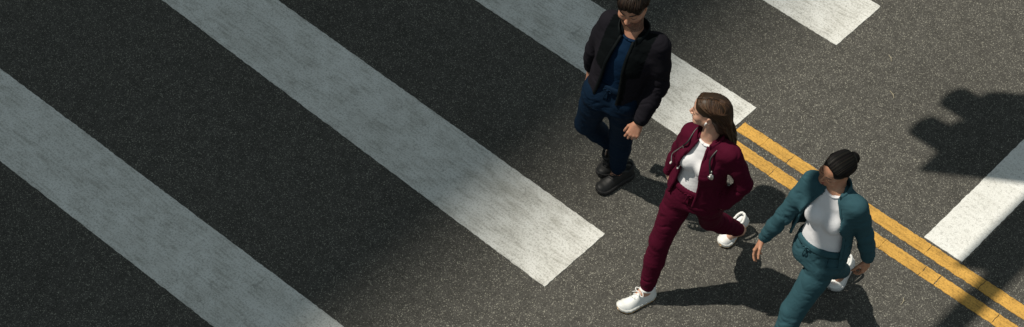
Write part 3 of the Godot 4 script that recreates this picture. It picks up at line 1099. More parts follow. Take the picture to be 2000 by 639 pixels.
# a jacket that hangs open: shell over the trunk, sleeves, collar, cuffs, zip edges
func jacket(S: Dictionary, root: Node3D, m: Material, trim: Material, colour) -> MeshInstance3D:
	var J: Dictionary = S.J; var L: Dictionary = S.jloft; var A: Array = S.arm_r
	var bb := bounds([J.hc, J.nb, J.sr, J.sl, J.er, J.el, J.wr, J.wl], 0.17)
	var f := Field.new(bb[0], bb[1], 0.008)
	var hem: float = S.hem
	f.loft(L, hem, 1.02, 0.0, 0.02)
	var bones := []
	for k in ["r", "l"]:
		f.cap(J.nb - L.y * 0.040, J["s" + k].lerp(J.nb, 0.25) - L.y * 0.012, 0.046, A[0] * 1.02, 0.06)
	if not S.man:
		var jb := loft_index(S.loft, 0.64)
		var BB := Basis(S.loft.X[jb], S.loft.y, S.loft.Z[jb])
		for k in [-1.0, 1.0]:
			f.ell(S.loft.P[jb] + S.loft.X[jb] * 0.068 * k + S.loft.Z[jb] * 0.078, BB * Basis(Vector3.UP, 0.25 * k), Vector3(0.074, 0.078, 0.072), 0.05)
	f.loft(L, hem - 0.2, 0.86, -S.shell, 0.012, true)
	for k in ["r", "l"]:
		var s: Vector3 = J["s" + k]; var e: Vector3 = J["e" + k]; var w: Vector3 = J["w" + k]
		f.cap(s.lerp(e, 0.06), s.lerp(e, 0.5), A[0], A[1], 0.06)
		f.cap(s.lerp(e, 0.5), e, A[1], A[2], 0.02)
		f.cap(e, e.lerp(w, 0.45), A[2], A[3], 0.02)
		f.cap(e.lerp(w, 0.45), e.lerp(w, 0.86), A[3], A[4], 0.02)
		bones.append([s, e, 0.004, 0.004, 0.011])
		bones.append([e, w, 0.011, 0.004, 0.009])
	f.open_front(L, S.edges, hem - 0.2, 1.1, 0.0)
	f.mesh(2)
	var sd: Vector3 = L.X[32]
	bones.append([J.hc + sd * 0.15, J.nb + sd * 0.10, 0.008, 0.005, 0.003])
	bones.append([J.hc - sd * 0.15, J.nb - sd * 0.10, 0.008, 0.005, 0.003])
	f.push(folds(bones, S.seed + 11, 10.0))
	var o := obj("jacket", field_mesh(f, S.base, colour), m, root)
	# front edges with their zips
	for k in 2:
		var st := st_new()
		st.set_color(Color.WHITE)
		var pts := []
		for i in 25:
			var t := lerpf(hem + 0.01, 0.99, i / 24.0)
			var j := loft_index(L, t)
			pts.append(loft_point(L, t, S.edges[j].x if k == 0 else S.edges[j].y, -S.shell * 0.25) - S.base)
		tube(st, pts, [S.shell * 0.72], 8)
		obj("zip_edge", done(st), trim, o)
	# cuffs
	for k in ["r", "l"]:
		var e: Vector3 = J["e" + k]; var w: Vector3 = J["w" + k]
		var st := st_new()
		st.set_color(Color.WHITE)
		var pts := []; var rr := []
		for i in 8:
			pts.append(e.lerp(w, lerpf(0.80, 1.0, i / 7.0)) - S.base)
			rr.append(A[5] * [0.95, 1.04, 1.0, 1.02, 0.99, 1.01, 0.99, 0.93][i])
		tube(st, pts, rr, 18)
		obj("cuff", done(st), trim, o)
	# standing collar
	var st2 := st_new()
	st2.set_color(Color.WHITE)
	st2.set_smooth_group(0)
	var up: Vector3 = ((J.hd - J.nb).normalized() + L.y).normalized()
	var c: Vector3 = J.nb - S.base + L.y * S.collar[3]
	var n := 40
	var rows := []
	for i in n + 1:
		var a: float = lerpf(S.collar[0], TAU - S.collar[1], float(i) / n)
		var dir: Vector3 = L.X[62] * sin(a) + L.Z[62] * cos(a)
		var droop: float = 0.028 * maxf(0.0, cos(a))
		var hgt: float = S.collar[2] * (1.0 - 0.25 * maxf(0.0, cos(a)))
		var b: Vector3 = c + dir * S.neck * 1.62 - up * (droop + 0.018)
		var t: Vector3 = c + dir * S.neck * 1.58 - up * droop + up * hgt + dir * 0.012 * maxf(0.0, cos(a))
		rows.append([b - dir * 0.004, t - dir * 0.005, t + up * 0.004, t + dir * 0.006, b.lerp(t, 0.5) + dir * 0.010, b + dir * 0.016])
	for i in n:
		for k in 5:
			for q in [rows[i][k], rows[i][k + 1], rows[i + 1][k + 1], rows[i][k], rows[i + 1][k + 1], rows[i + 1][k]]: st2.add_vertex(q)
	for e in [0, n]:
		for k in range(1, 5):
			for q in [rows[e][0], rows[e][k], rows[e][k + 1]]: st2.add_vertex(q)
	obj("collar", done(st2), trim if S.man else m, o)
	return o

# edge tables for the open front: rows [t, right edge, left edge]
func edge_table(L: Dictionary, rows: Array) -> PackedVector2Array:
	var E := PackedVector2Array()
	for j in 65:
		var t: float = lerpf(L.lo, L.hi, j / 64.0)
		var s := 0
		while s < rows.size() - 2 and rows[s + 1][0] < t: s += 1
		var f := clampf((t - rows[s][0]) / (rows[s + 1][0] - rows[s][0]), 0.0, 1.0)
		E.append(Vector2(lerpf(rows[s][1], rows[s + 1][1], f), lerpf(rows[s][2], rows[s + 1][2], f)))
	return E

# ---------------------------------------------------------------- shoes
# path of the sole from heel to toe; the heel part may be lifted about the ball
func shoe(S: Dictionary, root: Node3D, F: Dictionary, upper: Material, sole: Material, tread: Material, lace: Material) -> void:
	var ln: float = F.len; var hd: Vector3 = F.dir.normalized(); var lift: float = F.lift
	var X := Vector3.UP.cross(hd)                      # to the left of the walking direction
	var n := 40; var nb := 29
	var P := []; var U := []
	P.resize(n + 1); U.resize(n + 1)
	var p: Vector3 = F.ball
	for i in range(nb, n + 1):
		var up0: float = F.get("toe_up", 0.0)
		var dir := hd * cos(up0) + Vector3.UP * sin(up0)
		P[i] = p + dir * (ln * (i - nb) / n)
		U[i] = (Vector3.UP * cos(up0) - hd * sin(up0))
	for i in range(nb - 1, -1, -1):
		var a := lift * smoothstep(0.0, 6.0, float(nb - i))
		p = p + (-hd * cos(a) + Vector3.UP * sin(a)) * (ln / n)
		P[i] = p
		U[i] = Vector3.UP * cos(a) + hd * sin(a)
	var side: float = F.side                            # +1 left foot, -1 right foot
	var tab := func(xs: Array, ys: Array, s: float) -> float:
		var k := 0
		while k < xs.size() - 2 and xs[k + 1] < s: k += 1
		return lerpf(ys[k], ys[k + 1], smoothstep(0.0, 1.0, clampf((s - xs[k]) / (xs[k + 1] - xs[k]), 0.0, 1.0)) * 0.5 + 0.5 * clampf((s - xs[k]) / (xs[k + 1] - xs[k]), 0.0, 1.0))
	var sx := [0.0, 0.03, 0.12, 0.30, 0.48, 0.62, 0.76, 0.88, 0.955, 0.99, 1.0]
	var wid := [0.008, 0.022, 0.033, 0.034, 0.037, 0.044, 0.048, 0.043, 0.031, 0.015, 0.004]
	var hgt := [0.030, 0.064, 0.074, 0.072, 0.073, 0.056, 0.044, 0.037, 0.028, 0.016, 0.006]
	var thick: float = F.sole
	var scale: float = ln / 0.27
	var grid := func(grow: float, kind: int) -> ArrayMesh:
		var st := st_new()
		st.set_smooth_group(0)
		st.set_color(Color.WHITE)
		var rings := []
		var m := 18
		for i in n + 1:
			var s := float(i) / n
			var w: float = (tab.call(sx, wid, s) + grow) * scale
			var shift: float = side * -0.006 * sin(PI * s) * scale + side * 0.004 * smoothstep(0.7, 1.0, s)
			var spring: float = 0.014 * pow(smoothstep(0.78, 1.0, s), 1.5) + 0.006 * pow(1.0 - smoothstep(0.0, 0.12, s), 2.0)
			var t: float = thick * lerpf(1.15, 0.8, s)
			var ring := []
			if kind == 0:
				var h: float = tab.call(sx, hgt, s) * scale
				for k in m + 1:
					var a := PI * k / m
					var cx := signf(cos(a)) * pow(absf(cos(a)), 0.72) * w * (1.0 - 0.22 * sin(a)); var cy := pow(sin(a), 0.85) * h
					ring.append(P[i] + X * (cx + shift) + U[i] * (t * 0.8 + cy + spring))
			else:
				var y0 := 0.0 if kind == 2 else t * 0.22
				var y1 := t * 0.24 if kind == 2 else t
				var wob := 0.0012 * sin(s * 60.0) if kind == 1 else 0.0
				for q in [[-1.0, y1 + 0.004], [-1.03, lerpf(y0, y1, 0.55)], [-0.98, y0 + 0.002], [-0.9, y0], [0.0, y0], [0.9, y0], [0.98, y0 + 0.002], [1.03, lerpf(y0, y1, 0.55)], [1.0, y1 + 0.004], [0.85, y1 + 0.006], [0.0, y1 + 0.006], [-0.85, y1 + 0.006], [-1.0, y1 + 0.004]]:
					ring.append(P[i] + X * (q[0] * (w + wob) + shift) + U[i] * (q[1] + spring))
			rings.append(ring)
		for i in n:
			for k in rings[0].size() - 1:
				for q in [rings[i][k], rings[i][k + 1], rings[i + 1][k + 1], rings[i][k], rings[i + 1][k + 1], rings[i + 1][k]]: st.add_vertex(q - S.base)
		return done(st)
	var o := obj("shoe", grid.call(0.0, 0), upper, root)
	obj("sole", grid.call(0.0055, 1), sole, o)
	obj("tread", grid.call(0.004, 2), tread, o)
	# padded collar round the ankle
	var st := st_new()
	st.set_color(Color.WHITE)
	var ring := []
	for i in 21:
		var a := TAU * i / 20.0
		var s := clampf(0.235 - 0.175 * cos(a), 0.0, 1.0)
		var idx := int(s * n)
		ring.append(P[idx] + X * (sin(a) * 0.030 * scale) + U[idx] * ((0.078 + 0.018 * absf(cos(a))) * scale + thick * 0.8) - S.base)
	tube(st, ring, [0.0085 * scale], 8)
	obj("collar_pad", done(st), upper, o)
	# laces across the instep, then a bow
	st = st_new()
	st.set_color(Color.WHITE)
	for r in 5:
		var s := 0.44 + 0.052 * r
		var i := int(s * n)
		var h: float = tab.call(sx, hgt, s) * scale + thick * 0.8 + 0.001
		var w := 0.020 * scale
		var zig := 0.008 * (1.0 if r % 2 == 0 else -1.0)
		tube(st, [P[i] + X * -w + U[i] * (h - 0.006) + hd * zig - S.base, P[i] + X * -w * 0.4 + U[i] * (h + 0.003) + hd * zig * 0.4 - S.base, P[i] + X * w * 0.4 + U[i] * (h + 0.003) - hd * zig * 0.4 - S.base, P[i] + X * w + U[i] * (h - 0.006) - hd * zig - S.base], [0.0032], 6)
	var ib := int(0.43 * n)
	var kb: Vector3 = P[ib] + U[ib] * (tab.call(sx, hgt, 0.43) * scale + thick * 0.8 + 0.004) - S.base
	for q in [-1.0, 1.0]:
		tube(st, smooth([kb, kb + X * 0.02 * q + U[ib] * 0.014 - hd * 0.004, kb + X * 0.042 * q + U[ib] * 0.004 + hd * 0.006, kb + X * 0.024 * q - U[ib] * 0.001 + hd * 0.014, kb], 4), [0.0028], 5)
		tube(st, smooth([kb, kb + X * 0.016 * q + hd * 0.02 + U[ib] * 0.003, kb + X * 0.034 * q + hd * 0.034 - U[ib] * 0.012], 4), [0.0026], 5)
	obj("laces", done(st), lace, o)

# ---------------------------------------------------------------- the three walkers
func rows_of(list: Array) -> Array:                     # [t, right, left, front, back] -> full rows
	var out := []
	for r in list: out.append([r[0], r[1], r[2], r[3], r[4], r[5] if r.size() > 5 else 0.0, r[6] if r.size() > 6 else 0.0])
	return out

func prepare(S: Dictionary) -> Node3D:
	var J := {}
	for k in S.joints: J[k] = v3(S.joints[k])
	S.J = J
	S.base = Vector3(J.hc.x, 0, J.hc.z)
	S.head = frame(S.look, S.crown)
	var px: Vector3 = (J.hl - J.hr).normalized(); var cx: Vector3 = (J.sl - J.sr).normalized()
	S.loft = make_loft(J.hc, J.nb, px, cx, rows_of(S.trunk))
	S.jloft = make_loft(J.hc, J.nb, px, cx, rows_of(S.jacket))
	S.edges = edge_table(S.jloft, S.opening)
	return base("person", S.base)

const TRUNK_W := [[-0.25, 0.13, 0.13, 0.09, 0.10], [-0.1, 0.145, 0.145, 0.10, 0.115], [0.05, 0.147, 0.147, 0.098, 0.115], [0.2, 0.135, 0.135, 0.092, 0.095], [0.35, 0.124, 0.124, 0.088, 0.082], [0.5, 0.126, 0.126, 0.090, 0.085], [0.65, 0.137, 0.137, 0.094, 0.095], [0.8, 0.143, 0.143, 0.082, 0.095], [0.92, 0.12, 0.12, 0.062, 0.075], [1.0, 0.075, 0.075, 0.052, 0.06], [1.08, 0.055, 0.055, 0.05, 0.05]]
const TRUNK_M := [[-0.25, 0.155, 0.155, 0.11, 0.115], [-0.1, 0.160, 0.160, 0.098, 0.118], [0.05, 0.158, 0.158, 0.096, 0.112], [0.2, 0.150, 0.150, 0.096, 0.10], [0.35, 0.148, 0.148, 0.100, 0.098], [0.5, 0.158, 0.158, 0.112, 0.105], [0.65, 0.172, 0.172, 0.118, 0.115], [0.8, 0.178, 0.178, 0.105, 0.115], [0.92, 0.14, 0.14, 0.08, 0.09], [1.0, 0.085, 0.085, 0.062, 0.068], [1.08, 0.065, 0.065, 0.06, 0.06]]

func make_people() -> void:
	woman_in_maroon()
	stage("maroon")
	woman_in_teal()
	stage("teal")
	man_in_black()

func woman_in_maroon() -> void:
	var S := {"man": false, "seed": 100, "head_size": 1.02, "neck": 0.047,
		"joints": {"hd": [0.118, 1.590, 0.612], "nb": [0.139, 1.394, 0.642], "sr": [0.034, 1.345, 0.556], "sl": [0.265, 1.378, 0.745], "er": [0.0, 1.10, 0.470], "wr": [-0.062, 0.885, 0.480], "el": [0.355, 1.135, 0.760], "wl": [0.253, 0.912, 0.747], "hc": [0.098, 0.928, 0.664], "hr": [0.024, 0.912, 0.625], "hl": [0.172, 0.892, 0.688], "kr": [-0.082, 0.498, 0.696], "ar": [-0.14, 0.09, 0.763], "kl": [0.227, 0.474, 0.493], "al": [0.451, 0.163, 0.318]},
		"look": Vector3(-0.93, 0.03, -0.22), "crown": Vector3(0.10, 1.0, 0.06),
		"trunk": TRUNK_W,
		"jacket": [[-0.1, 0.185, 0.19, 0.135, 0.135], [0.1, 0.18, 0.185, 0.135, 0.13], [0.35, 0.155, 0.16, 0.13, 0.112], [0.55, 0.155, 0.155, 0.132, 0.11], [0.75, 0.16, 0.16, 0.122, 0.115], [0.9, 0.14, 0.14, 0.09, 0.1], [1.0, 0.085, 0.085, 0.07, 0.075], [1.08, 0.07, 0.07, 0.065, 0.068]],
		"opening": [[-0.1, -0.15, 0.02], [0.1, -0.14, 0.025], [0.35, -0.115, 0.04], [0.55, -0.10, 0.05], [0.75, -0.075, 0.05], [0.9, -0.05, 0.04], [1.0, -0.04, 0.035]],
		"hem": 0.0, "shell": 0.012, "waist": 0.20, "arm_r": [0.052, 0.053, 0.051, 0.048, 0.042, 0.035], "leg_r": [0.090, 0.085, 0.067, 0.064, 0.050, 0.043], "shin_bulge": Vector3.ZERO,
		"collar": [0.62, 0.62, 0.05, 0.0],
		"skin": Color(0.60, 0.345, 0.245), "lips": Color(0.45, 0.15, 0.12)}
	var root := prepare(S)
	tag(root, "woman in open maroon jacket and trousers, long brown hair, looking aside, hand in pocket", "person")
	var J: Dictionary = S.J
	S.feet = {"r": {"ball": Vector3(-0.246, 0, 0.829), "dir": Vector3(-0.86, 0, 0.51), "lift": 0.0, "len": 0.268, "side": -1.0, "sole": 0.026},
		"l": {"ball": Vector3(0.388, 0, 0.277), "dir": Vector3(-0.70, 0, 0.71), "lift": 0.38, "len": 0.268, "side": 1.0, "sole": 0.026}}
	var hands := [hand_field(S, J.wl, J.el, Vector3(-0.72, -0.45, -0.52), Vector3(0.5, 0.1, -0.8), false, [0.25, 0.25, 0.25, 0.25, 0.1], 0.9), hand_field(S, J.wr, J.er, Vector3(0.40, -0.45, 0.80), Vector3(0.8, 0.0, -0.6), true, [0.2, 0.2, 0.2, 0.2, 0.1], 0.9)]
	skin(S, [head_field(S)] + hands, root)
	face_hair(S, root, lin(0.05, 0.032, 0.02))
	var cloth := fabric(Color(0.068, 0.0045, 0.0185), 0.85, 0.0, 0.03)
	shirt(S, root, fabric(Color(0.80, 0.81, 0.84), 0.75, 0.0, 0.015))
	var tr := trousers(S, root, cloth)
	drawstring(S, tr, cloth, -0.02)
	jacket(S, root, cloth, cloth, cloth_tone(140, 0.12))
	var white := mat(lin(0.82, 0.84, 0.84), 0.6); var gum := mat(lin(0.62, 0.36, 0.10), 0.55)
	for k in ["r", "l"]: shoe(S, root, S.feet[k], white, mat(lin(0.66, 0.67, 0.65), 0.75), gum, white)
	# long straight hair, parted, falling behind the shoulders
	var back: Vector3 = -S.jloft.Z[50]; var left: Vector3 = S.jloft.X[50]
	var tail: Vector3 = J.nb + back * 0.125 + left * 0.05 + Vector3(0, -0.15, 0)
	var nape: Vector3 = J.hd + S.head * Vector3(0.0, -0.075, -0.080)
	var cap := hair_cap(S, 1.02, -0.018, 0.24, func(f: Field, at: Callable) -> void:
		var a: Vector3 = at.call(0, 0.0, -0.042)
		f.cap(a, nape, 0.064, 0.050, 0.03)
		f.cap(nape, nape.lerp(tail, 0.6), 0.048, 0.040, 0.03)
		f.cap(nape.lerp(tail, 0.6), tail, 0.040, 0.024, 0.03)
		f.cap(at.call(0.058, 0.0, -0.055), at.call(0.046, -0.10, -0.080), 0.016, 0.014, 0.03)
		f.cap(at.call(-0.058, 0.0, -0.055), at.call(-0.046, -0.09, -0.080), 0.016, 0.014, 0.03))
	var brown := mat(Color.WHITE, 0.5); brown.vertex_color_use_as_albedo = true; brown.metallic_specular = 0.4
	var hair := obj("hair", field_mesh(cap, S.base, func(_p, _n): return Color(0.030, 0.016, 0.009)), brown, root)
	var rng := RandomNumberGenerator.new(); rng.seed = 5
	var paths := []
	for i in 620:
		var k := -1.0 if i % 2 == 0 else 1.0
		var u := rng.randf()                              # along the parting: 0 brow, 1 crown
		var loose := 0.035 * pow(rng.randf(), 4.0)
		var pz := lerpf(0.102, -0.07, u)
		var a := scalp(S, Vector3(0.012 + 0.003 * k, 0.12 - 0.25 * maxf(0.0, pz - 0.04), pz), 1.045 + loose)
		var w := rng.randf_range(-0.014, 0.014)
		var b := scalp(S, Vector3(0.062 * k, 0.085 - 0.02 * u, lerpf(0.060, -0.07, u) + w), 1.06 + rng.randf_range(0.0, 0.02) + loose)
		var c := scalp(S, Vector3(0.085 * k * (1.0 - 0.75 * u * u), 0.040, lerpf(-0.035, -0.10, u) + w), 1.07 + rng.randf_range(0.0, 0.025) + loose)
		var spread := rng.randf_range(-1.0, 1.0)
		var n1: Vector3 = nape + S.head * Vector3(0.064 * k * (1.0 - 0.6 * u), 0.01, -0.022 - 0.035 * u)
		var e: Vector3 = tail + left * (0.046 * spread) + back * rng.randf_range(-0.01, 0.022) + Vector3(0, rng.randf_range(-0.04, 0.03), 0)
		paths.append(smooth([a, b, c, n1, n1.lerp(e, 0.55) + back * (0.010 + loose), e], 4))
	for i in 260:                                         # from the crown down the back
		var fi := rng.randf_range(-1.45, 1.45)
		var a := scalp(S, Vector3(0.012 + 0.01 * sin(fi), 0.12, lerpf(-0.045, -0.085, rng.randf())), 1.055)
		var b := scalp(S, Vector3(sin(fi) * 0.06, 0.085, -0.105 - 0.02 * cos(fi)), 1.06 + rng.randf_range(0.0, 0.02))
		var c := scalp(S, Vector3(sin(fi) * 0.085, 0.015, -0.10 * cos(fi * 0.8) - 0.02), 1.07 + rng.randf_range(0.0, 0.025))
		var n1: Vector3 = nape + S.head * Vector3(0.060 * sin(fi), 0.01, -0.058 + 0.03 * absf(sin(fi)))
		var e: Vector3 = tail + left * (0.046 * sin(fi)) + back * rng.randf_range(0.0, 0.03) + Vector3(0, rng.randf_range(-0.04, 0.03), 0)
		paths.append(smooth([a, b, c, n1, n1.lerp(e, 0.55) + back * 0.014, e], 4))
	obj("hair_locks", locks(S, paths, 0.0036, 0.6, Color(0.050, 0.026, 0.0135), 0.75, 6), brown, hair)
	# white ear bud in the ear that shows
	var st := st_new()
	var ear: Vector3 = J.hd - S.base + S.head * Vector3(0.082, -0.012, 0.0)
	tube(st, smooth([ear, ear + S.head * Vector3(0.004, -0.008, 0.006), ear + S.head * Vector3(0.002, -0.026, 0.010)], 4), [0.006, 0.0065, 0.0065, 0.006, 0.005, 0.004, 0.0035, 0.0035, 0.003], 8)
	obj("ear_bud", done(st), mat(lin(0.8, 0.8, 0.8), 0.3), root)
	stethoscope(S)

func stethoscope(S: Dictionary) -> void:
	var J: Dictionary = S.J; var L: Dictionary = S.jloft
	var o := base("stethoscope", S.base)
	tag(o, "black stethoscope hung round the neck of the woman in maroon", "stethoscope")
	var black := mat(lin(0.012, 0.012, 0.013), 0.4); var steel := mat(lin(0.62, 0.62, 0.60), 0.25); steel.metallic = 0.9
	var P := func(t: float, u: float, g: float) -> Vector3: return loft_point(L, t, u, g) - S.base
	var back: Vector3 = J.nb - S.base - L.Z[60] * 0.085 + Vector3(0, 0.03, 0)
	var sl: Vector3 = J.nb - S.base + L.X[60] * 0.085 + Vector3(0, 0.025, 0) + L.Z[60] * 0.0
	var sr: Vector3 = J.nb - S.base - L.X[60] * 0.085 + Vector3(0, 0.025, 0) + L.Z[60] * 0.0
	var yoke: Vector3 = P.call(0.84, -0.105, 0.022)
	var bell: Vector3 = P.call(0.68, 0.118, 0.026)
	var st := st_new()
	tube(st, smooth([yoke, P.call(0.92, -0.088, 0.022), sr, back, sl, P.call(0.92, 0.085, 0.024), P.call(0.8, 0.105, 0.024), bell], 8), [0.0058], 8)
	obj("tubing", done(st), black, o)
	var n: Vector3 = L.Z[loft_index(L, 0.68)]
	st = st_new()
	tube(st, [bell - n * 0.008, bell - n * 0.006, bell + n * 0.004, bell + n * 0.006, bell + n * 0.007], [0.019, 0.0225, 0.0225, 0.020, 0.010], 24)
	tube(st, [bell + n * 0.006, bell + n * 0.012, bell + n * 0.016], [0.010, 0.013, 0.010], 18)
	tube(st, [bell + L.y * 0.02, bell + L.y * 0.045], [0.0045], 8)
	obj("chest_piece", done(st), steel, o)
	for k in [-1.0, 1.0]:
		st = st_new()
		var out: Vector3 = L.X[50] * (-0.012 + 0.03 * k)
		tube(st, smooth([yoke, yoke - L.y * 0.05 + out * 0.6, yoke - L.y * 0.11 + out * 1.3 + L.Z[50] * 0.006, yoke - L.y * 0.15 + out * 0.9 + L.Z[50] * 0.022], 6), [0.0034], 7)
		obj("ear_tube", done(st), steel, o)
		st = st_new()
		var e: Vector3 = yoke - L.y * 0.15 + out * 0.9 + L.Z[50] * 0.022
		tube(st, [e, e - L.y * 0.006 + L.Z[50] * 0.008, e - L.y * 0.010 + L.Z[50] * 0.014], [0.005, 0.0068, 0.004], 8)
		obj("ear_tip", done(st), mat(lin(0.6, 0.6, 0.58), 0.4), o)

func woman_in_teal() -> void:
	var S := {"man": false, "seed": 200, "head_size": 1.0, "neck": 0.048,
		"joints": {"hd": [0.826, 1.535, 0.962], "nb": [0.842, 1.412, 1.005], "sr": [0.71, 1.394, 0.916], "sl": [0.960, 1.385, 1.108], "er": [0.583, 1.111, 0.964], "wr": [0.487, 0.872, 0.950], "el": [1.032, 1.130, 1.095], "wl": [1.090, 0.885, 1.085], "hc": [0.812, 0.915, 1.054], "hr": [0.750, 0.890, 1.012], "hl": [0.860, 0.893, 1.088], "kr": [0.917, 0.482, 0.831], "ar": [1.088, 0.166, 0.612], "kl": [0.695, 0.498, 1.186], "al": [0.605, 0.112, 1.335]},
		"look": Vector3(-0.80, -0.07, 0.59), "crown": Vector3(0.36, 1.0, 0.12),
		"trunk": TRUNK_W,
		"jacket": [[0.0, 0.215, 0.18, 0.12, 0.135], [0.2, 0.21, 0.172, 0.128, 0.125], [0.4, 0.19, 0.162, 0.135, 0.115], [0.6, 0.17, 0.158, 0.135, 0.115], [0.8, 0.162, 0.162, 0.115, 0.115], [0.92, 0.138, 0.138, 0.087, 0.097], [1.0, 0.088, 0.088, 0.07, 0.076], [1.08, 0.07, 0.07, 0.065, 0.068]],
		"opening": [[0.0, -0.195, 0.150], [0.2, -0.18, 0.148], [0.4, -0.160, 0.142], [0.6, -0.135, 0.132], [0.8, -0.098, 0.104], [0.92, -0.066, 0.070], [1.0, -0.045, 0.045]],
		"hem": 0.12, "shell": 0.012, "waist": 0.20, "arm_r": [0.052, 0.053, 0.050, 0.048, 0.041, 0.035], "leg_r": [0.086, 0.086, 0.072, 0.068, 0.052, 0.044], "shin_bulge": Vector3.ZERO,
		"collar": [0.75, 0.75, 0.048, 0.0],
		"skin": Color(0.47, 0.24, 0.15), "lips": Color(0.32, 0.06, 0.055)}
	var root := prepare(S)
	tag(root, "woman in open teal jacket and trousers with dark hair in a bun, glancing down", "person")
	var J: Dictionary = S.J
	S.feet = {"r": {"ball": Vector3(1.058, 0, 0.592), "dir": Vector3(-0.56, 0, 0.83), "lift": 0.40, "len": 0.268, "side": -1.0, "sole": 0.026},
		"l": {"ball": Vector3(0.543, 0, 1.432), "dir": Vector3(-0.53, 0, 0.85), "lift": 0.0, "len": 0.268, "side": 1.0, "sole": 0.026}}
	var hands := [hand_field(S, J.wr, J.er, Vector3(-0.40, -0.85, 0.30), Vector3(0.75, -0.2, 0.55), true, [0.32, 0.36, 0.42, 0.5, 0.15], 0.93), hand_field(S, J.wl, J.el, Vector3(-0.12, -0.95, 0.15), Vector3(-0.75, 0.0, -0.6), false, [0.5, 0.55, 0.6, 0.65, 0.3], 0.93)]
	skin(S, [head_field(S)] + hands, root)
	face_hair(S, root, lin(0.03, 0.018, 0.013))
	var cloth := fabric(Color(0.034, 0.088, 0.110), 0.85, 0.0, 0.03)
	shirt(S, root, fabric(Color(0.80, 0.81, 0.85), 0.7, 0.0, 0.012))
	var tr := trousers(S, root, cloth)
	drawstring(S, tr, cloth, -0.05)
	pocket(S, tr, cloth, 0.115, 0.06)
	jacket(S, root, cloth, cloth, cloth_tone(240, 0.10))
	var white := mat(lin(0.78, 0.80, 0.80), 0.6); var grey := mat(lin(0.42, 0.44, 0.44), 0.7)
	for k in ["r", "l"]: shoe(S, root, S.feet[k], white, mat(lin(0.58, 0.59, 0.59), 0.75), grey, white)
	# hair slicked back into a bun
	var cap := hair_cap(S, 1.02, 0.002, 0.0, func(f: Field, at: Callable) -> void:
		f.ell(at.call(0, 0.016, -0.118), S.head, Vector3(0.036, 0.035, 0.030), 0.012)
		f.cap(at.call(0, -0.045, -0.06), at.call(0, -0.075, -0.05), 0.05, 0.03, 0.03))
	var black := mat(Color.WHITE, 0.55); black.vertex_color_use_as_albedo = true; black.metallic_specular = 0.3
	var hair := obj("hair", field_mesh(cap, S.base, func(_p, _n): return Color(0.0075, 0.0065, 0.006)), black, root)
	var rng := RandomNumberGenerator.new(); rng.seed = 15
	var paths := []
	for i in 640:
		var loose := 0.035 * pow(rng.randf(), 8.0) + rng.randf_range(0.0, 0.008)
		var ang := rng.randf_range(-2.05, 2.05)           # round the hairline
		var y0 := 0.074 * cos(ang * 0.75) + 0.012
		var a := scalp(S, Vector3(sin(ang) * 0.072, y0, 0.085 * cos(ang * 0.9)), 1.03 + loose)
		var b := scalp(S, Vector3(sin(ang) * 0.075, y0 + 0.022, 0.02 * cos(ang)), 1.06 + loose)
		var c := scalp(S, Vector3(sin(ang) * 0.055, 0.045 + 0.045 * cos(ang), -0.07), 1.065 + loose)
		var e: Vector3 = J.hd + S.head * Vector3(sin(ang) * 0.022, 0.008 + 0.020 * cos(ang), -0.106)
		paths.append(smooth([a, b, c, e], 5))
	for i in 34:                                          # coils of the bun
		var a0 := rng.randf_range(0.0, TAU); var tilt := rng.randf_range(0.3, 1.0)
		var ring := []
		for k in 9:
			var a := a0 + k * 0.33
			ring.append(J.hd + S.head * Vector3(cos(a) * 0.035 * tilt, 0.016 + sin(a) * 0.036 * tilt, -0.120 - 0.028 * sqrt(maxf(0.0, 1.0 - tilt * tilt))))
		paths.append(ring)
	obj("hair_locks", locks(S, paths, 0.0026, 0.6, Color(0.0085, 0.007, 0.0065), 0.4, 16), black, hair)
	# small hoop earring
	var st := st_new()
	var ear: Vector3 = J.hd - S.base + S.head * Vector3(0.080, -0.044, -0.004)
	var loop := []
	for k in 13: loop.append(ear + S.head * Vector3(0.0, cos(TAU * k / 12.0) * 0.008, sin(TAU * k / 12.0) * 0.008))
	tube(st, loop, [0.0016], 6)
	var gold := mat(lin(0.75, 0.5, 0.18), 0.25); gold.metallic = 1.0
	obj("earring", done(st), gold, root)

# a patch pocket on the hip with a raised edge
func pocket(S: Dictionary, o: Node3D, m: Material, u: float, t: float) -> void:
	var L: Dictionary = S.loft
	var st := st_new()
	st.set_color(Color.WHITE)
	var p := []
	for q in [[-0.02, 0.07], [0.03, 0.06], [0.035, -0.06], [-0.02, -0.07], [-0.02, 0.07]]:
		p.append(loft_point(L, t + q[1], u + q[0], 0.026) - S.base)
	tube(st, p, [0.004], 6)
	obj("pocket_edge", done(st), m, o)

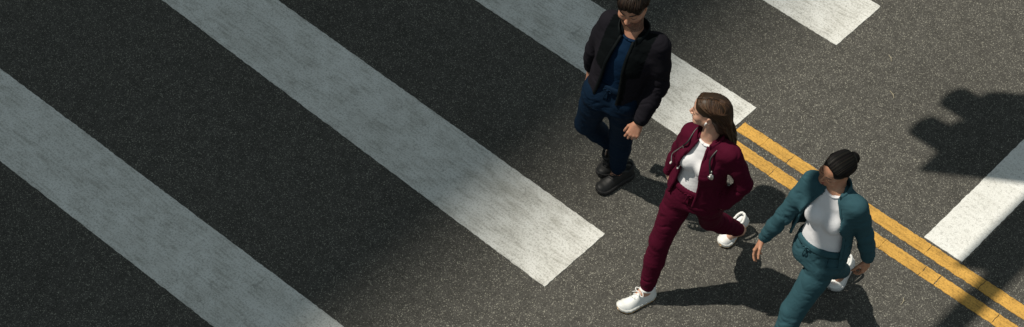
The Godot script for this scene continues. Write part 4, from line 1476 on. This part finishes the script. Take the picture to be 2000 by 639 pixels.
func man_in_black() -> void:
	var S := {"man": true, "seed": 300, "head_size": 1.07, "neck": 0.057,
		"joints": {"hd": [-0.322, 1.632, -0.175], "nb": [-0.300, 1.442, -0.130], "sr": [-0.440, 1.450, -0.222], "sl": [-0.142, 1.432, -0.050], "er": [-0.512, 1.134, -0.278], "wr": [-0.532, 0.890, -0.345], "el": [-0.134, 1.121, -0.004], "wl": [-0.236, 0.900, 0.112], "hc": [-0.394, 0.958, -0.070], "hr": [-0.478, 0.955, -0.092], "hl": [-0.318, 0.955, -0.028], "kr": [-0.533, 0.516, -0.219], "ar": [-0.351, 0.153, -0.361], "kl": [-0.316, 0.516, -0.136], "al": [-0.315, 0.089, -0.190]},
		"look": Vector3(-0.30, -0.20, 0.93), "crown": Vector3(0.0, 1.0, 0.0),
		"trunk": TRUNK_M,
		"jacket": [[-0.15, 0.186, 0.186, 0.128, 0.138], [0.1, 0.182, 0.182, 0.132, 0.132], [0.35, 0.182, 0.182, 0.142, 0.13], [0.6, 0.195, 0.195, 0.155, 0.138], [0.8, 0.195, 0.195, 0.138, 0.135], [0.92, 0.155, 0.155, 0.105, 0.112], [1.0, 0.098, 0.098, 0.082, 0.086], [1.08, 0.08, 0.08, 0.075, 0.078]],
		"opening": [[-0.15, -0.105, 0.06], [0.3, -0.085, 0.055], [0.6, -0.07, 0.052], [0.8, -0.055, 0.048], [1.0, -0.045, 0.04]],
		"hem": 0.05, "shell": 0.015, "waist": 0.25, "arm_r": [0.066, 0.070, 0.064, 0.058, 0.048, 0.040], "leg_r": [0.104, 0.095, 0.076, 0.068, 0.052, 0.045], "shin_bulge": Vector3.ZERO,
		"collar": [0.6, 0.6, 0.065, 0.0],
		"skin": Color(0.46, 0.235, 0.155), "lips": Color(0.30, 0.10, 0.085)}
	var root := prepare(S)
	tag(root, "bearded man in open black jacket, navy shirt and navy trousers, looking down", "person")
	var J: Dictionary = S.J
	S.feet = {"r": {"ball": Vector3(-0.385, 0.012, -0.262), "dir": Vector3(-0.45, 0, 0.89), "lift": 0.85, "len": 0.295, "side": -1.0, "sole": 0.03},
		"l": {"ball": Vector3(-0.380, 0, -0.118), "dir": Vector3(-0.83, 0, 0.56), "lift": 0.05, "len": 0.288, "side": 1.0, "sole": 0.03}}
	var hands := [hand_field(S, J.wl, J.el, Vector3(-0.42, -0.80, 0.42), Vector3(0.15, -0.40, -0.85), false, [0.55, 0.62, 0.68, 0.72, 0.35], 0.99), hand_field(S, J.wr, J.er, Vector3(-0.05, -0.95, -0.1), Vector3(0.85, 0.0, 0.3), true, [0.5, 0.55, 0.6, 0.65, 0.3], 1.05)]
	skin(S, [head_field(S)] + hands, root)
	face_hair(S, root, lin(0.014, 0.010, 0.008))
	var navy := fabric(Color(0.0042, 0.0140, 0.032), 0.85, 0.0, 0.03)
	shirt(S, root, fabric(Color(0.0038, 0.017, 0.044), 0.8, 0.0, 0.015))
	var tr := trousers(S, root, navy)
	drawstring(S, tr, navy, -0.02)
	var fleece := fabric(Color(0.0120, 0.0112, 0.0155), 0.95, 0.0, 0.06, 20.0); var shell := fabric(Color(0.0045, 0.0065, 0.0075), 0.6, 0.0, 0.01)
	var L: Dictionary = S.jloft
	jacket(S, root, fleece, shell, func(p: Vector3, _n: Vector3) -> Color:
		# smooth dark yoke and front panels over charcoal fleece
		var t: float = (p - L.o).dot(L.y) / L.len
		var j := loft_index(L, t)
		var w: Vector3 = p - L.P[j]
		var u: float = w.dot(L.X[j]); var v: float = w.dot(L.Z[j])
		var panel := v > 0.0 and absf(u) < 0.15 and (t > 0.45 + 0.6 * absf(u + 0.05) or u > -0.04 and u < 0.085)
		return Color(0.2, 0.33, 0.29) if panel else Color.WHITE)
	var shoe_black := mat(lin(0.010, 0.011, 0.012), 0.6); var sole_black := mat(lin(0.014, 0.014, 0.015), 0.7)
	for k in ["r", "l"]: shoe(S, root, S.feet[k], shoe_black, sole_black, sole_black, mat(lin(0.02, 0.02, 0.022), 0.7))
	# thick wavy hair swept back from the brow
	var cap := hair_cap(S, 1.13, -0.022, 0.0, func(f: Field, at: Callable) -> void:
		f.ell(at.call(0, 0.075, 0.035), S.head, Vector3(0.055, 0.035, 0.055), 0.02)
		f.cap(at.call(0, -0.03, -0.07), at.call(0, -0.06, -0.07), 0.05, 0.035, 0.03))
	var dark := mat(Color.WHITE, 0.5); dark.vertex_color_use_as_albedo = true; dark.metallic_specular = 0.4
	var hair := obj("hair", field_mesh(cap, S.base, func(_p, _n): return Color(0.014, 0.010, 0.008)), dark, root)
	var rng := RandomNumberGenerator.new(); rng.seed = 25
	var paths := []
	for i in 760:
		var ang := rng.randf_range(-1.9, 1.9); var back := rng.randf()
		var y0 := lerpf(0.056, 0.10, back) * cos(ang * 0.8) + 0.012
		var z0 := lerpf(0.098 * cos(ang * 0.9), -0.05, back * back)
		var pts := []
		var wave := rng.randf_range(0.0, TAU)
		for k in 9:
			var e := k / 8.0
			var z := z0 - 0.11 * e
			var side := sin(ang) * 0.075 + 0.007 * sin(wave + e * 6.0)
			var lift := 1.14 + rng.randf_range(0.0, 0.05) + 0.15 * sin(PI * minf(1.0, e * 1.25)) * (1.0 - 0.25 * absf(ang) / 1.9) + 0.02 * sin(wave * 2.0 + e * 5.0)
			pts.append(scalp(S, Vector3(side, y0 + 0.07 * sin(PI * minf(1.0, e * 1.2)) - 0.05 * e * (1.0 if absf(ang) > 1.2 else 0.3), z), lift))
		paths.append(pts)
	obj("hair_locks", locks(S, paths, 0.0042, 0.7, Color(0.024, 0.015, 0.010), 0.6, 26), dark, hair)
